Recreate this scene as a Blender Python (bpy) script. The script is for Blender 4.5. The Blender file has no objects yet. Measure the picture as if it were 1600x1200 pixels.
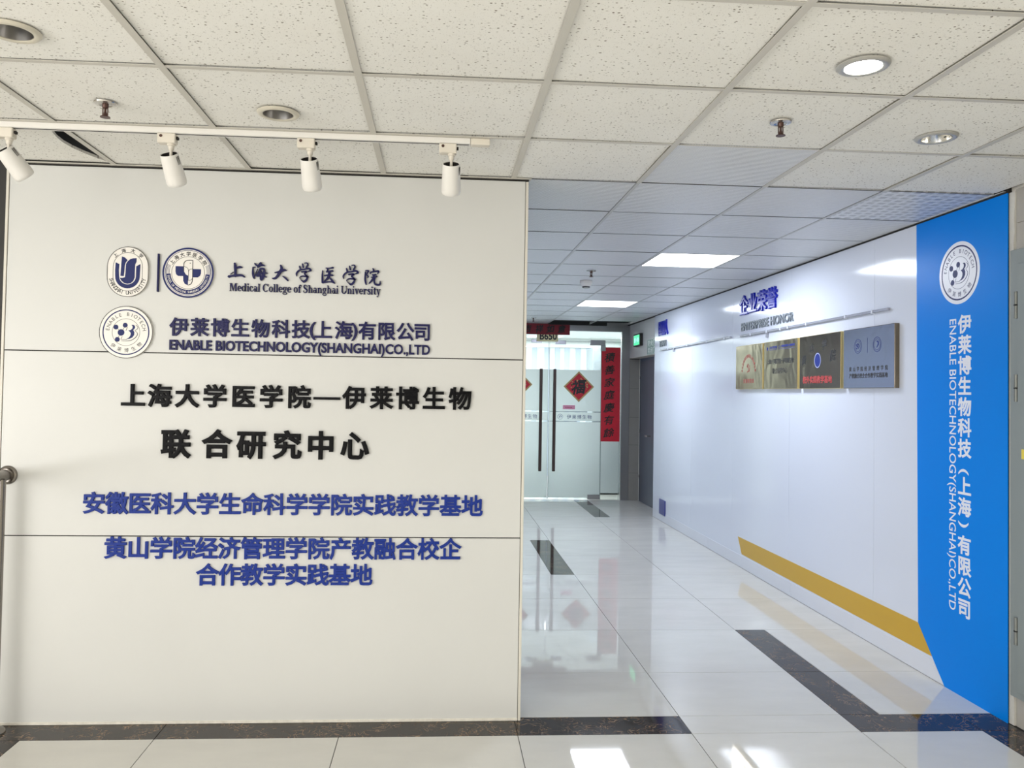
import bpy, bmesh, math, random
from mathutils import Vector, Matrix
from mathutils.geometry import tessellate_polygon

random.seed(7)
SC = bpy.context.scene
COL = SC.collection
PI = math.pi

# ------------------------------------------------------------------ camera
def cam_axes(y, p, r):
    fwd = Vector((math.sin(y)*math.cos(p), math.cos(y)*math.cos(p), math.sin(p)))
    right = Vector((math.cos(y), -math.sin(y), 0)); up = right.cross(fwd)
    c, s = math.cos(r), math.sin(r)
    return c*right + s*up, -s*right + c*up, fwd
cam_d = bpy.data.cameras.new('camera'); cam = bpy.data.objects.new('camera', cam_d); COL.objects.link(cam)
_R, _U, _F = cam_axes(0.064084, 0.02611, 0.016934)
_M = Matrix((_R, _U, -_F)).transposed().to_4x4(); _M.translation = (-1.181786, -3.644495, 1.542606)
cam.matrix_world = _M
cam_d.sensor_width = 36; cam_d.lens = 1254.86/1600*36
cam_d.shift_x = (800-767.4)/1600; cam_d.shift_y = -(600-580.75)/1600
cam_d.clip_start = 0.05
SC.camera = cam

# ------------------------------------------------------------------ colour, world, large lights
vs = SC.view_settings
vs.view_transform = 'Standard'; vs.look = 'None'; vs.gamma = 1; vs.use_curve_mapping = False
vs.exposure = 0.45
w = bpy.data.worlds.new('world'); SC.world = w; w.use_nodes = True
w.node_tree.nodes['Background'].inputs[0].default_value = (0.9, 0.95, 1.0, 1)
w.node_tree.nodes['Background'].inputs[1].default_value = 1.0
def area(name, loc, direction, sx, sy, power, color):
    l = bpy.data.lights.new(name, 'AREA'); l.shape = 'RECTANGLE'; l.size = sx; l.size_y = sy
    l.energy = power; l.color = color
    o = bpy.data.objects.new(name, l); COL.objects.link(o); o.location = loc
    o.rotation_euler = Vector(direction).to_track_quat('-Z', 'Y').to_euler()
    return o
WARM = (1.0, 0.985, 0.96); COOL = (0.80, 0.87, 1.0)
# unseen lamps added for assumed daylight, behind the camera and stair-side, no windows built
area('assumed_daylight_back', (-4.2, -8.85, 1.35), (0.15, 1, 0.40), 4.6, 2.0, 108, WARM)
area('assumed_daylight_stair', (-6.7, -4.3, 1.35), (1, 0.35, 0.45), 4.6, 2.0, 195, WARM)
# unseen fill lamps added over the lobby to bounce light off its floor
area('lobby_fill_light', (-0.9, -5.4, 2.55), (0, 0, -1), 0.6, 0.6, 50, WARM)
area('lobby_fill_light_left', (-3.3, -5.4, 2.55), (0, 0, -1), 0.6, 0.6, 50, WARM)
# the two lit corridor panels
area('corridor_panel_light_near', (0.691, 2.33, 2.563), (0, 0, -1), 0.58, 0.57, 19, COOL)
area('corridor_panel_light_far', (0.691, 5.34, 2.563), (0, 0, -1), 0.58, 0.57, 19, COOL)
area('office_film_light', (0.3, 8.2, 2.56), (0, 0.1, -1), 2.2, 0.12, 45, (0.93, 0.98, 1.0))  # assumed strip lamp, added close to the glass to light the film from behind
area('office_panel_light_rear', (0.3, 10.55, 2.56), (0, 0, -1), 3.6, 0.36, 50, (0.93, 0.98, 1.0))
# unseen fill light added in the office to brighten the frosted door film
area('office_film_fill', (-2.75, 10.0, 1.25), (1, -0.45, 0), 2.2, 1.3, 105, (0.95, 0.99, 1.0))

# ------------------------------------------------------------------ materials
def mat(name, color, rough=0.5, metal=0.0, spec=0.5, coat=0.0, emit=None, estr=0.0, bump=None, tint=None, coat_rough=0.05):
    m = bpy.data.materials.new(name); m.use_nodes = True
    nt = m.node_tree; b = nt.nodes['Principled BSDF']
    b.inputs['Base Color'].default_value = (*color, 1); b.inputs['Roughness'].default_value = rough
    b.inputs['Metallic'].default_value = metal; b.inputs['Specular IOR Level'].default_value = spec
    b.inputs['Coat Weight'].default_value = coat; b.inputs['Coat Roughness'].default_value = coat_rough
    if emit:
        b.inputs['Emission Color'].default_value = (*emit, 1); b.inputs['Emission Strength'].default_value = estr
    tc = nt.nodes.new('ShaderNodeTexCoord')
    if tint:   # (scale, amount) soft mottling between two close tones
        n = nt.nodes.new('ShaderNodeTexNoise'); n.inputs['Scale'].default_value = tint[0]; n.inputs['Detail'].default_value = 5
        n.inputs['Roughness'].default_value = 0.6
        if len(tint) > 2:
            mp = nt.nodes.new('ShaderNodeMapping'); mp.inputs['Scale'].default_value = tint[2]
            nt.links.new(tc.outputs['Object'], mp.inputs['Vector']); nt.links.new(mp.outputs[0], n.inputs['Vector'])
        else:
            nt.links.new(tc.outputs['Object'], n.inputs['Vector'])
        r = nt.nodes.new('ShaderNodeValToRGB'); r.color_ramp.elements[0].position = 0.3; r.color_ramp.elements[1].position = 0.7
        k = tint[1]
        r.color_ramp.elements[0].color = (*[c*(1-k) for c in color], 1); r.color_ramp.elements[1].color = (*[min(1, c*(1+k)) for c in color], 1)
        nt.links.new(n.outputs['Fac'], r.inputs[0]); nt.links.new(r.outputs[0], b.inputs['Base Color'])
    if bump:   # (scale, strength, distance)
        n = nt.nodes.new('ShaderNodeTexNoise'); n.inputs['Scale'].default_value = bump[0]; n.inputs['Detail'].default_value = 3
        nt.links.new(tc.outputs['Object'], n.inputs['Vector'])
        bp = nt.nodes.new('ShaderNodeBump'); bp.inputs['Strength'].default_value = bump[1]; bp.inputs['Distance'].default_value = bump[2]
        nt.links.new(n.outputs['Fac'], bp.inputs['Height']); nt.links.new(bp.outputs[0], b.inputs['Normal'])
    return m

def mineral_mat():
    m = mat('mineral_fibre', (0.80, 0.775, 0.71), 0.95, spec=0.2); nt = m.node_tree; b = nt.nodes['Principled BSDF']
    tc = nt.nodes.new('ShaderNodeTexCoord')
    info = nt.nodes.new('ShaderNodeObjectInfo')
    dark = (0.22, 0.19, 0.15, 1)
    masks = []
    for sc, thr, st, amt, cut in ((66, 0.125, (1, 1.15, 1), 1.0, .5), (140, 0.16, (1.3, 1, 1), .3, .35), (36, 0.075, (0.9, 1.3, 1), 1.0, .55)):
        mp = nt.nodes.new('ShaderNodeMapping'); mp.inputs['Scale'].default_value = st
        nt.links.new(tc.outputs['Object'], mp.inputs['Vector'])
        wn = nt.nodes.new('ShaderNodeTexNoise'); wn.inputs['Scale'].default_value = 90; wn.inputs['Detail'].default_value = 1
        nt.links.new(mp.outputs[0], wn.inputs['Vector'])
        ad = nt.nodes.new('ShaderNodeVectorMath'); ad.operation = 'MULTIPLY_ADD'
        nt.links.new(wn.outputs['Color'], ad.inputs[0]); ad.inputs[1].default_value = (0.004, 0.004, 0.004)
        nt.links.new(mp.outputs[0], ad.inputs[2])
        v = nt.nodes.new('ShaderNodeTexVoronoi'); v.inputs['Scale'].default_value = sc; v.voronoi_dimensions = '2D'
        nt.links.new(ad.outputs[0], v.inputs['Vector'])
        sep = nt.nodes.new('ShaderNodeSeparateColor'); nt.links.new(v.outputs['Color'], sep.inputs[0])
        mul = nt.nodes.new('ShaderNodeMath'); mul.operation = 'MULTIPLY'; mul.inputs[1].default_value = thr*2.0
        nt.links.new(sep.outputs[0], mul.inputs[0])
        lt = nt.nodes.new('ShaderNodeMath'); lt.operation = 'LESS_THAN'
        nt.links.new(v.outputs['Distance'], lt.inputs[0]); nt.links.new(mul.outputs[0], lt.inputs[1])
        g = nt.nodes.new('ShaderNodeMath'); g.operation = 'MULTIPLY'
        sh = nt.nodes.new('ShaderNodeMapRange'); sh.inputs[1].default_value = cut; sh.inputs[2].default_value = 1.0; sh.inputs[3].default_value = 0.0; sh.inputs[4].default_value = amt
        nt.links.new(sep.outputs[1], sh.inputs[0])
        nt.links.new(lt.outputs[0], g.inputs[0]); nt.links.new(sh.outputs[0], g.inputs[1])
        masks.append(g.outputs[0])
    mx = masks[0]
    for k in masks[1:]:
        a = nt.nodes.new('ShaderNodeMath'); a.operation = 'MAXIMUM'; nt.links.new(mx, a.inputs[0]); nt.links.new(k, a.inputs[1]); mx = a.outputs[0]
    n = nt.nodes.new('ShaderNodeTexNoise'); n.inputs['Scale'].default_value = 4; n.inputs['Detail'].default_value = 6
    nt.links.new(tc.outputs['Object'], n.inputs['Vector'])
    rr = nt.nodes.new('ShaderNodeValToRGB'); rr.color_ramp.elements[0].position = .35; rr.color_ramp.elements[1].position = .7
    rr.color_ramp.elements[0].color = (0.88, 0.865, 0.815, 1); rr.color_ramp.elements[1].color = (0.905, 0.895, 0.85, 1)
    nt.links.new(n.outputs['Fac'], rr.inputs[0])
    mix = nt.nodes.new('ShaderNodeMix'); mix.data_type = 'RGBA'; mix.inputs[7].default_value = dark
    nt.links.new(rr.outputs[0], mix.inputs[6]); nt.links.new(mx, mix.inputs[0]); nt.links.new(mix.outputs[2], b.inputs['Base Color'])
    bp = nt.nodes.new('ShaderNodeBump'); bp.inputs['Strength'].default_value = 0.5; bp.inputs['Distance'].default_value = 0.002; bp.invert = True
    nt.links.new(mx, bp.inputs['Height']); nt.links.new(bp.outputs[0], b.inputs['Normal'])
    return m

def perforated_mat(name, coarse=False):
    c = (0.76, 0.77, 0.78)
    m = mat(name, c, 0.38, spec=0.5); nt = m.node_tree; b = nt.nodes['Principled BSDF']
    tc = nt.nodes.new('ShaderNodeTexCoord')
    v = nt.nodes.new('ShaderNodeTexVoronoi'); v.voronoi_dimensions = '2D'; v.inputs['Randomness'].default_value = 0.0
    v.inputs['Scale'].default_value = 17 if coarse else 150
    if coarse: v.distance = 'CHEBYCHEV'
    nt.links.new(tc.outputs['Object'], v.inputs['Vector'])
    lt = nt.nodes.new('ShaderNodeMath'); lt.operation = 'LESS_THAN'; lt.inputs[1].default_value = 0.30 if coarse else 0.25
    nt.links.new(v.outputs['Distance'], lt.inputs[0])
    mix = nt.nodes.new('ShaderNodeMix'); mix.data_type = 'RGBA'
    mix.inputs[6].default_value = (*c, 1); mix.inputs[7].default_value = (*[k*(0.66 if coarse else 0.45) for k in c], 1)
    nt.links.new(lt.outputs[0], mix.inputs[0]); nt.links.new(mix.outputs[2], b.inputs['Base Color'])
    wv = nt.nodes.new('ShaderNodeTexWave'); wv.inputs['Scale'].default_value = 7; wv.inputs['Distortion'].default_value = 1.8; wv.inputs['Detail'].default_value = 1
    wv.bands_direction = 'DIAGONAL'; nt.links.new(tc.outputs['Object'], wv.inputs['Vector'])
    bp = nt.nodes.new('ShaderNodeBump'); bp.inputs['Strength'].default_value = 0.4; bp.inputs['Distance'].default_value = 0.004
    nt.links.new(wv.outputs['Fac'], bp.inputs['Height']); nt.links.new(bp.outputs[0], b.inputs['Normal'])
    return m

def marble_mat():
    m = mat('dark_marble', (0.026, 0.020, 0.016), 0.06, spec=0.30); nt = m.node_tree; b = nt.nodes['Principled BSDF']
    tc = nt.nodes.new('ShaderNodeTexCoord')
    n = nt.nodes.new('ShaderNodeTexNoise'); n.inputs['Scale'].default_value = 14; n.inputs['Detail'].default_value = 8; n.inputs['Distortion'].default_value = 2.2
    nt.links.new(tc.outputs['Object'], n.inputs['Vector'])
    s = nt.nodes.new('ShaderNodeMath'); s.operation = 'SUBTRACT'; s.inputs[1].default_value = 0.5
    a = nt.nodes.new('ShaderNodeMath'); a.operation = 'ABSOLUTE'
    nt.links.new(n.outputs['Fac'], s.inputs[0]); nt.links.new(s.outputs[0], a.inputs[0])
    r = nt.nodes.new('ShaderNodeValToRGB'); r.color_ramp.elements[0].position = 0.0; r.color_ramp.elements[1].position = 0.022
    r.color_ramp.elements[0].color = (0.34, 0.22, 0.13, 1); r.color_ramp.elements[1].color = (0.030, 0.023, 0.019, 1)
    n2 = nt.nodes.new('ShaderNodeTexNoise'); n2.inputs['Scale'].default_value = 9; n2.inputs['Detail'].default_value = 3
    nt.links.new(tc.outputs['Object'], n2.inputs['Vector'])
    r2 = nt.nodes.new('ShaderNodeValToRGB'); r2.color_ramp.elements[0].position = 0.46; r2.color_ramp.elements[1].position = 0.56
    nt.links.new(n2.outputs['Fac'], r2.inputs[0]); nt.links.new(a.outputs[0], r.inputs[0])
    mix = nt.nodes.new('ShaderNodeMix'); mix.data_type = 'RGBA'; mix.inputs[6].default_value = (0.032, 0.025, 0.021, 1)
    nt.links.new(r2.outputs[0], mix.inputs[0]); nt.links.new(r.outputs[0], mix.inputs[7]); nt.links.new(mix.outputs[2], b.inputs['Base Color'])
    return m

def sheet_metal(name, color, rough, wav, scale=5):
    m = mat(name, color, rough, metal=1.0); nt = m.node_tree; b = nt.nodes['Principled BSDF']
    tc = nt.nodes.new('ShaderNodeTexCoord')
    n = nt.nodes.new('ShaderNodeTexNoise'); n.inputs['Scale'].default_value = scale; n.inputs['Detail'].default_value = 1; n.inputs['Distortion'].default_value = 0.8
    nt.links.new(tc.outputs['Object'], n.inputs['Vector'])
    bp = nt.nodes.new('ShaderNodeBump'); bp.inputs['Strength'].default_value = wav; bp.inputs['Distance'].default_value = 0.02
    nt.links.new(n.outputs['Fac'], bp.inputs['Height']); nt.links.new(bp.outputs[0], b.inputs['Normal'])
    return m

def glass_mat(name, frost=False):
    m = bpy.data.materials.new(name); m.use_nodes = True; nt = m.node_tree; nt.nodes.clear()
    out = nt.nodes.new('ShaderNodeOutputMaterial'); mix = nt.nodes.new('ShaderNodeMixShader')
    fr = nt.nodes.new('ShaderNodeFresnel'); fr.inputs['IOR'].default_value = 1.5
    gl = nt.nodes.new('ShaderNodeBsdfGlossy'); gl.inputs['Roughness'].default_value = 0.01 if not frost else 0.12
    nt.links.new(fr.outputs[0], mix.inputs[0]); nt.links.new(gl.outputs[0], mix.inputs[2])
    if frost:
        t = nt.nodes.new('ShaderNodeBsdfTranslucent'); t.inputs[0].default_value = (0.88, 0.93, 0.92, 1)
        d = nt.nodes.new('ShaderNodeBsdfDiffuse'); d.inputs[0].default_value = (0.86, 0.90, 0.89, 1)
        a = nt.nodes.new('ShaderNodeMixShader'); a.inputs[0].default_value = 0.28
        nt.links.new(t.outputs[0], a.inputs[1]); nt.links.new(d.outputs[0], a.inputs[2]); nt.links.new(a.outputs[0], mix.inputs[1])
    else:
        t = nt.nodes.new('ShaderNodeBsdfTransparent'); t.inputs[0].default_value = (0.95, 0.985, 0.975, 1)
        nt.links.new(t.outputs[0], mix.inputs[1])
    nt.links.new(mix.outputs[0], out.inputs[0])
    return m

M = dict(
    cream=mat('cream_panel', (0.64, 0.642, 0.625), 0.34, spec=0.4, tint=(1.3, 0.018)),
    trim=mat('cream_trim', (0.68, 0.65, 0.58), 0.4),
    caulk=mat('white_caulk', (0.72, 0.69, 0.62), 0.7, tint=(30, 0.12)),
    void=mat('plenum_dark', (0.015, 0.014, 0.013), 0.9),
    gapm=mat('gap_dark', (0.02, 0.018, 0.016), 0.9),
    grout=mat('dark_grout', (0.035, 0.032, 0.028), 0.9),
    tile=mat('polished_porcelain', (0.66, 0.645, 0.60), 0.035, spec=0.62, tint=(2.2, 0.045, (1, 2.6, 1))),
    marble=marble_mat(), mineral=mineral_mat(), perf=perforated_mat('perforated_panel'), perf2=perforated_mat('perforated_panel_coarse', True),
    tee=mat('painted_tee', (0.60, 0.575, 0.515), 0.45), teec=mat('painted_tee_cool', (0.55, 0.55, 0.54), 0.45),
    white=mat('white_paint', (0.80, 0.78, 0.74), 0.32), whitew=mat('white_plastic', (0.83, 0.80, 0.75), 0.4),
    ivory=mat('ivory_plastic', (0.74, 0.69, 0.60), 0.4),
    black=mat('black_interior', (0.02, 0.018, 0.017), 0.6),
    ring=mat('trim_ring', (0.62, 0.58, 0.48), 0.35), ringg=mat('grey_trim_ring', (0.45, 0.44, 0.41), 0.35, metal=0.3),
    reflector_off=mat('dull_reflector', (0.36, 0.35, 0.34), 0.3, metal=1.0),
    reflector=mat('reflector', (0.80, 0.79, 0.76), 0.18, metal=1.0),
    lampon=mat('lit_bulb', (1, 1, 1), 0.5, emit=(0.97, 1.0, 0.93), estr=26),
    lampdim=mat('dim_bulb', (1, 1, 1), 0.5, emit=(0.95, 1.0, 0.9), estr=2.5),
    bulb=mat('unlit_bulb', (0.10, 0.095, 0.09), 0.2),
    panelon=mat('lit_diffuser', (1, 1, 1), 0.5, emit=(0.90, 0.95, 1.0), estr=6),
    bronze=mat('bronze_brown', (0.10, 0.055, 0.045), 0.4, metal=0.6), chrome=mat('chrome', (0.55, 0.53, 0.50), 0.22, metal=1.0),
    steel=mat('brushed_steel', (0.27, 0.25, 0.23), 0.24, metal=1.0), steeld=mat('dark_steel', (0.34, 0.345, 0.355), 0.33, metal=0.85),
    gwhite=mat('gloss_white_panel', (0.69, 0.725, 0.81), 0.12, spec=0.32),
    skirt=mat('white_skirting', (0.70, 0.72, 0.78), 0.22, spec=0.5),
    blue=mat('blue_film', (0.0, 0.22, 0.79), 0.36, spec=0.12), yellow=mat('ochre_film', (0.60, 0.36, 0.03), 0.3, spec=.3),
    film=mat('white_print', (0.80, 0.82, 0.90), 0.3), navyprint=mat('navy_print', (0.018, 0.026, 0.125), 0.4, spec=.2),
    navy=mat('navy_acrylic', (0.008, 0.008, 0.070), 0.3, spec=.2), navy2=mat('blue_acrylic', (0.008, 0.030, 0.24), 0.32, spec=.2),
    blackac=mat('black_acrylic', (0.004, 0.004, 0.005), 0.3, spec=.08), blueac=mat('royal_blue_acrylic', (0.010, 0.018, 0.36), 0.24, spec=.25),
    silver=mat('silver_grey_letters', (0.13, 0.15, 0.17), 0.35, metal=0.3), bar=mat('silver_bar', (0.42, 0.43, 0.48), 0.25, metal=0.6),
    plate=mat('white_plate', (0.82, 0.79, 0.745), 0.3), inkk=mat('black_ink', (0.012, 0.011, 0.012), 0.5), inkr=mat('red_ink', (0.42, 0.035, 0.035), 0.5),
    inkb=mat('blue_ink', (0.02, 0.035, 0.20), 0.6, spec=.15),
    brass=sheet_metal('brass_sheet', (0.33, 0.275, 0.19), 0.17, 0.22), brassd=sheet_metal('dark_brass_sheet', (0.20, 0.165, 0.12), 0.15, 0.28),
    steelp=sheet_metal('steel_sheet', (0.34, 0.37, 0.45), 0.20, 0.25, 6), gold=mat('polished_gold_edge', (0.75, 0.62, 0.30), 0.3, metal=0.8),
    red=mat('red_paper', (0.60, 0.010, 0.03), 0.5, tint=(8, 0.1)), redd=mat('deep_red_cloth', (0.22, 0.012, 0.022), 0.6), goldp=mat('gold_paper', (0.52, 0.34, 0.13), 0.45, tint=(50, 0.2)),
    pink=mat('pink_paper', (0.85, 0.36, 0.52), 0.6), goldplate=mat('gold_number_plate', (0.95, 0.88, 0.52), 0.4),
    brown=mat('dark_bronze_handle', (0.055, 0.035, 0.032), 0.35, metal=0.5),
    glass=glass_mat('clear_glass'), frost=glass_mat('frosted_film', True), gedge=mat('glass_edge', (0.30, 0.38, 0.36), 0.2),
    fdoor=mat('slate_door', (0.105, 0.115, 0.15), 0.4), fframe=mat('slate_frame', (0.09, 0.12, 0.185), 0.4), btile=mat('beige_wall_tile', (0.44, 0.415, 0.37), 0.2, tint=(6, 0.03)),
    btiled=mat('grey_beige_tile', (0.26, 0.25, 0.23), 0.25, tint=(6, 0.03)), plaster=mat('cream_plaster', (0.68, 0.66, 0.60), 0.8, tint=(25, 0.06)),
    greywall=mat('light_wall', (0.62, 0.61, 0.60), 0.6, tint=(4, 0.02)),
    cab=mat('grey_green_enamel', (0.235, 0.265, 0.26), 0.38), cabd=mat('cabinet_shadow_gap', (0.02, 0.02, 0.02), 0.8), hingem=mat('hinge_metal', (0.20, 0.21, 0.195), 0.4, metal=0.4),
    green=mat('lit_green', (0.0, 0.5, 0.2), 0.4, emit=(0.0, 1.0, 0.36), estr=.6), greenw=mat('lit_pale_green', (0.3, 0.9, 0.6), 0.4, emit=(0.25, 1.0, 0.6), estr=.75),
    gsign=mat('green_sign', (0.05, 0.16, 0.13), 0.4), gsw=mat('sign_white', (0.62, 0.68, 0.66), 0.4), plateb=mat('navy_cover_plate', (0.04, 0.045, 0.24), 0.3),
    rwhite=mat('office_white', (0.80, 0.83, 0.82), 0.6), rstripe=mat('office_stripe', (0.45, 0.52, 0.62), 0.6), rgrey=mat('office_grey', (0.30, 0.34, 0.36), 0.5),
    lobby=mat('lobby_wall', (0.66, 0.63, 0.56), 0.7), yellowlab=mat('yellow_label', (0.75, 0.6, 0.08), 0.5),
)

# ------------------------------------------------------------------ mesh helpers
class MB:
    def __init__(s): s.v = []; s.f = []
    def add(s, vs, fs):
        n = len(s.v); s.v += [tuple(v) for v in vs]; s.f += [tuple(i+n for i in f) for f in fs]; return s
    def box(s, a, b, T=None):
        x0, y0, z0 = a; x1, y1, z1 = b
        vs = [Vector(p) for p in ((x0,y0,z0),(x1,y0,z0),(x1,y1,z0),(x0,y1,z0),(x0,y0,z1),(x1,y0,z1),(x1,y1,z1),(x0,y1,z1))]
        if T: vs = [T @ v for v in vs]
        return s.add(vs, [(0,3,2,1),(4,5,6,7),(0,1,5,4),(1,2,6,5),(2,3,7,6),(3,0,4,7)])
    def sheet(s, x0, x1, z0, z1, y):
        return s.add([(x0, y, z0), (x1, y, z0), (x1, y, z1), (x0, y, z1)], [(0, 1, 2, 3)])
    def bbox(s, a, b, c=0.002):      # box with chamfered vertical and horizontal edges (bevelled)
        bm = bmesh.new(); bmesh.ops.create_cube(bm, size=1)
        for v in bm.verts: v.co = Vector([a[i] + (v.co[i]+.5)*(b[i]-a[i]) for i in range(3)])
        bmesh.ops.bevel(bm, geom=bm.edges[:], offset=c, segments=1, affect='EDGES')
        bm.verts.index_update(); s.add([v.co.copy() for v in bm.verts], [[v.index for v in f.verts] for f in bm.faces]); bm.free(); return s
    def prism(s, pts, z0, z1, T, holes=()):
        loops = [[Vector((p[0], p[1], 0)) for p in pts]] + [[Vector((p[0], p[1], 0)) for p in h] for h in holes]
        tri = tessellate_polygon(loops); flat = [p for l in loops for p in l]; n = len(flat)
        vs = [T @ Vector((p.x, p.y, z1)) for p in flat] + [T @ Vector((p.x, p.y, z0)) for p in flat]
        fs = []
        for t in tri:
            a, b, c = flat[t[0]], flat[t[1]], flat[t[2]]
            if (b-a).cross(c-a).z < 0: t = (t[0], t[2], t[1])
            fs.append(tuple(t)); fs.append((t[0]+n, t[2]+n, t[1]+n))
        o = 0
        for l in loops:
            k = len(l); ar = sum(l[i].x*l[(i+1) % k].y - l[(i+1) % k].x*l[i].y for i in range(k)); hole = o > 0
            for i in range(k):
                a, b = o+i, o+(i+1) % k
                f = (a, a+n, b+n, b)
                if (ar > 0) == hole: f = f[::-1]
                fs.append(f)
            o += k
        return s.add(vs, fs)
    def ring(s, cx, cy, r0, r1, z0, z1, T, n=64, a0=0, a1=2*PI, ry=1.0):
        full = abs(a1-a0) > 6.28; k = n if full else n+1
        vs = []
        for z in (z1, z0):
            for r in (r1, r0):
                for i in range(k):
                    a = a0 + (a1-a0)*i/n
                    vs.append(T @ Vector((cx + r*math.cos(a), cy + r*ry*math.sin(a), z)))
        fs = []
        for i in range(n):
            j = (i+1) % k
            fs += [(i, j, k+j, k+i), (2*k+i, 3*k+i, 3*k+j, 2*k+j), (i, 2*k+i, 2*k+j, j), (k+i, k+j, 3*k+j, 3*k+i)]
        return s.add(vs, fs)
    def disc(s, cx, cy, r, z0, z1, T, n=48):
        return s.prism([(cx+r*math.cos(2*PI*i/n), cy+r*math.sin(2*PI*i/n)) for i in range(n)], z0, z1, T)
    def stroke(s, pts, z0, z1, T, smooth=4, taper=False):
        P = [Vector(p) for p in pts]
        if len(P) > 2 and smooth:
            Q = []
            for i in range(len(P)-1):
                p0, p1, p2, p3 = P[max(0, i-1)], P[i], P[i+1], P[min(len(P)-1, i+2)]
                for k in range(smooth):
                    t = k/smooth
                    Q.append(0.5*((2*p1)+(p2-p0)*t+(2*p0-5*p1+4*p2-p3)*t*t+(3*p1-p0-3*p2+p3)*t**3))
            Q.append(P[-1]); P = Q
        L = []; Rr = []
        for i, p in enumerate(P):
            d = (P[min(i+1, len(P)-1)] - P[max(i-1, 0)]).xy
            d = d.normalized() if d.length > 1e-9 else Vector((1, 0)); nrm = Vector((-d.y, d.x))*p.z*0.5
            L.append(p.xy+nrm); Rr.append(p.xy-nrm)
        # pointed round caps
        d0 = (P[0]-P[1]).xy.normalized(); d1 = (P[-1]-P[-2]).xy.normalized()
        vs = []; k = len(P)
        for z in (z1, z0):
            vs += [T @ Vector((q.x, q.y, z)) for q in L] + [T @ Vector((q.x, q.y, z)) for q in Rr]
            for q in (P[0].xy + d0*P[0].z*0.35, P[-1].xy + d1*P[-1].z*0.35): vs.append(T @ Vector((q.x, q.y, z)))
        n = 2*k+2; fs = []
        for i in range(k-1):
            fs += [(i, k+i, k+i+1, i+1), (n+i, n+i+1, n+k+i+1, n+k+i), (i, i+1, n+i+1, n+i), (k+i, n+k+i, n+k+i+1, k+i+1)]
        fs += [(0, 2*k, k), (k-1, 2*k-1, 2*k+1), (n, n+k, n+2*k), (n+k-1, n+2*k+1, n+2*k-1)]
        fs += [(2*k, 0, n, n+2*k), (k, 2*k, n+2*k, n+k), (k-1, 2*k+1, n+2*k+1, n+k-1), (2*k+1, 2*k-1, n+2*k-1, n+2*k+1)]
        return s.add(vs, fs)
    def lathe(s, prof, T, n=32):     # prof = [(r, z)...]
        vs = []; k = len(prof)
        for r, z in prof:
            for i in range(n):
                a = 2*PI*i/n; vs.append(T @ Vector((r*math.cos(a), r*math.sin(a), z)))
        fs = []
        for j in range(k-1):
            for i in range(n):
                i2 = (i+1) % n; fs.append((j*n+i, j*n+i2, (j+1)*n+i2, (j+1)*n+i))
        loop = prof[0] == prof[-1]
        if prof[0][0] > 1e-6 and not loop: fs.append(tuple(range(n))[::-1])
        if prof[-1][0] > 1e-6 and not loop: fs.append(tuple((k-1)*n+i for i in range(n)))
        return s.add(vs, fs)
    def build(s, name, m, parent=None, smooth=False, **props):
        off = Vector((0, 0, 0)); p = parent
        while p is not None: off += p.location; p = p.parent
        me = bpy.data.meshes.new(name); me.from_pydata([Vector(v)-off for v in s.v], [], s.f)
        me.materials.append(M[m] if isinstance(m, str) else m)
        if smooth:
            bm = bmesh.new(); bm.from_mesh(me); bmesh.ops.remove_doubles(bm, verts=bm.verts, dist=1e-6)
            bmesh.ops.recalc_face_normals(bm, faces=bm.faces)
            for f in bm.faces: f.smooth = True
            for e in bm.edges:
                if len(e.link_faces) == 2 and e.calc_face_angle(0) > 0.7: e.smooth = False
            bm.to_mesh(me); bm.free()
        me.update()
        o = bpy.data.objects.new(name, me); COL.objects.link(o)
        if parent: o.parent = parent
        for k, v in props.items(): o[k] = v
        return o

def thing(name, label, cat, loc=(0, 0, 0), group=None):
    o = bpy.data.objects.new(name, None); COL.objects.link(o); o.location = loc; o.empty_display_size = 0.05
    o['label'] = label; o['category'] = cat
    if group: o['group'] = group
    return o
def tag(o, label, cat, group=None):
    o['label'] = label; o['category'] = cat
    if group: o['group'] = group
    return o
def basis(origin, ex, ey, ez):
    m = Matrix((Vector(ex), Vector(ey), Vector(ez))).transposed().to_4x4(); m.translation = origin; return m
def dup(root, loc, label=None, rot=None):
    r = root.copy(); COL.objects.link(r); r.location = loc
    if label: r['label'] = label
    if rot is not None: r.rotation_euler = rot
    for ch in list(root.children):
        c = ch.copy(); COL.objects.link(c); c.parent = r
        for g in list(ch.children):
            d = g.copy(); COL.objects.link(d); d.parent = c
    return r
I4 = Matrix.Identity(4)

H = 2.57; WY = 0.167; WX = 1.57; EY = 8.02; XL = -3.185; XR = -0.773
FL = basis((0, WY, 0), (1, 0, 0), (0, 0, 1), (0, -1, 0))      # partition face: u = X, v = Z
FR = basis((WX, 0, 0), (0, -1, 0), (0, 0, 1), (-1, 0, 0))     # corridor wall: u = -Y, v = Z
FE = basis((0, EY, 0), (1, 0, 0), (0, 0, 1), (0, -1, 0))      # glass front: u = X, v = Z

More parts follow.
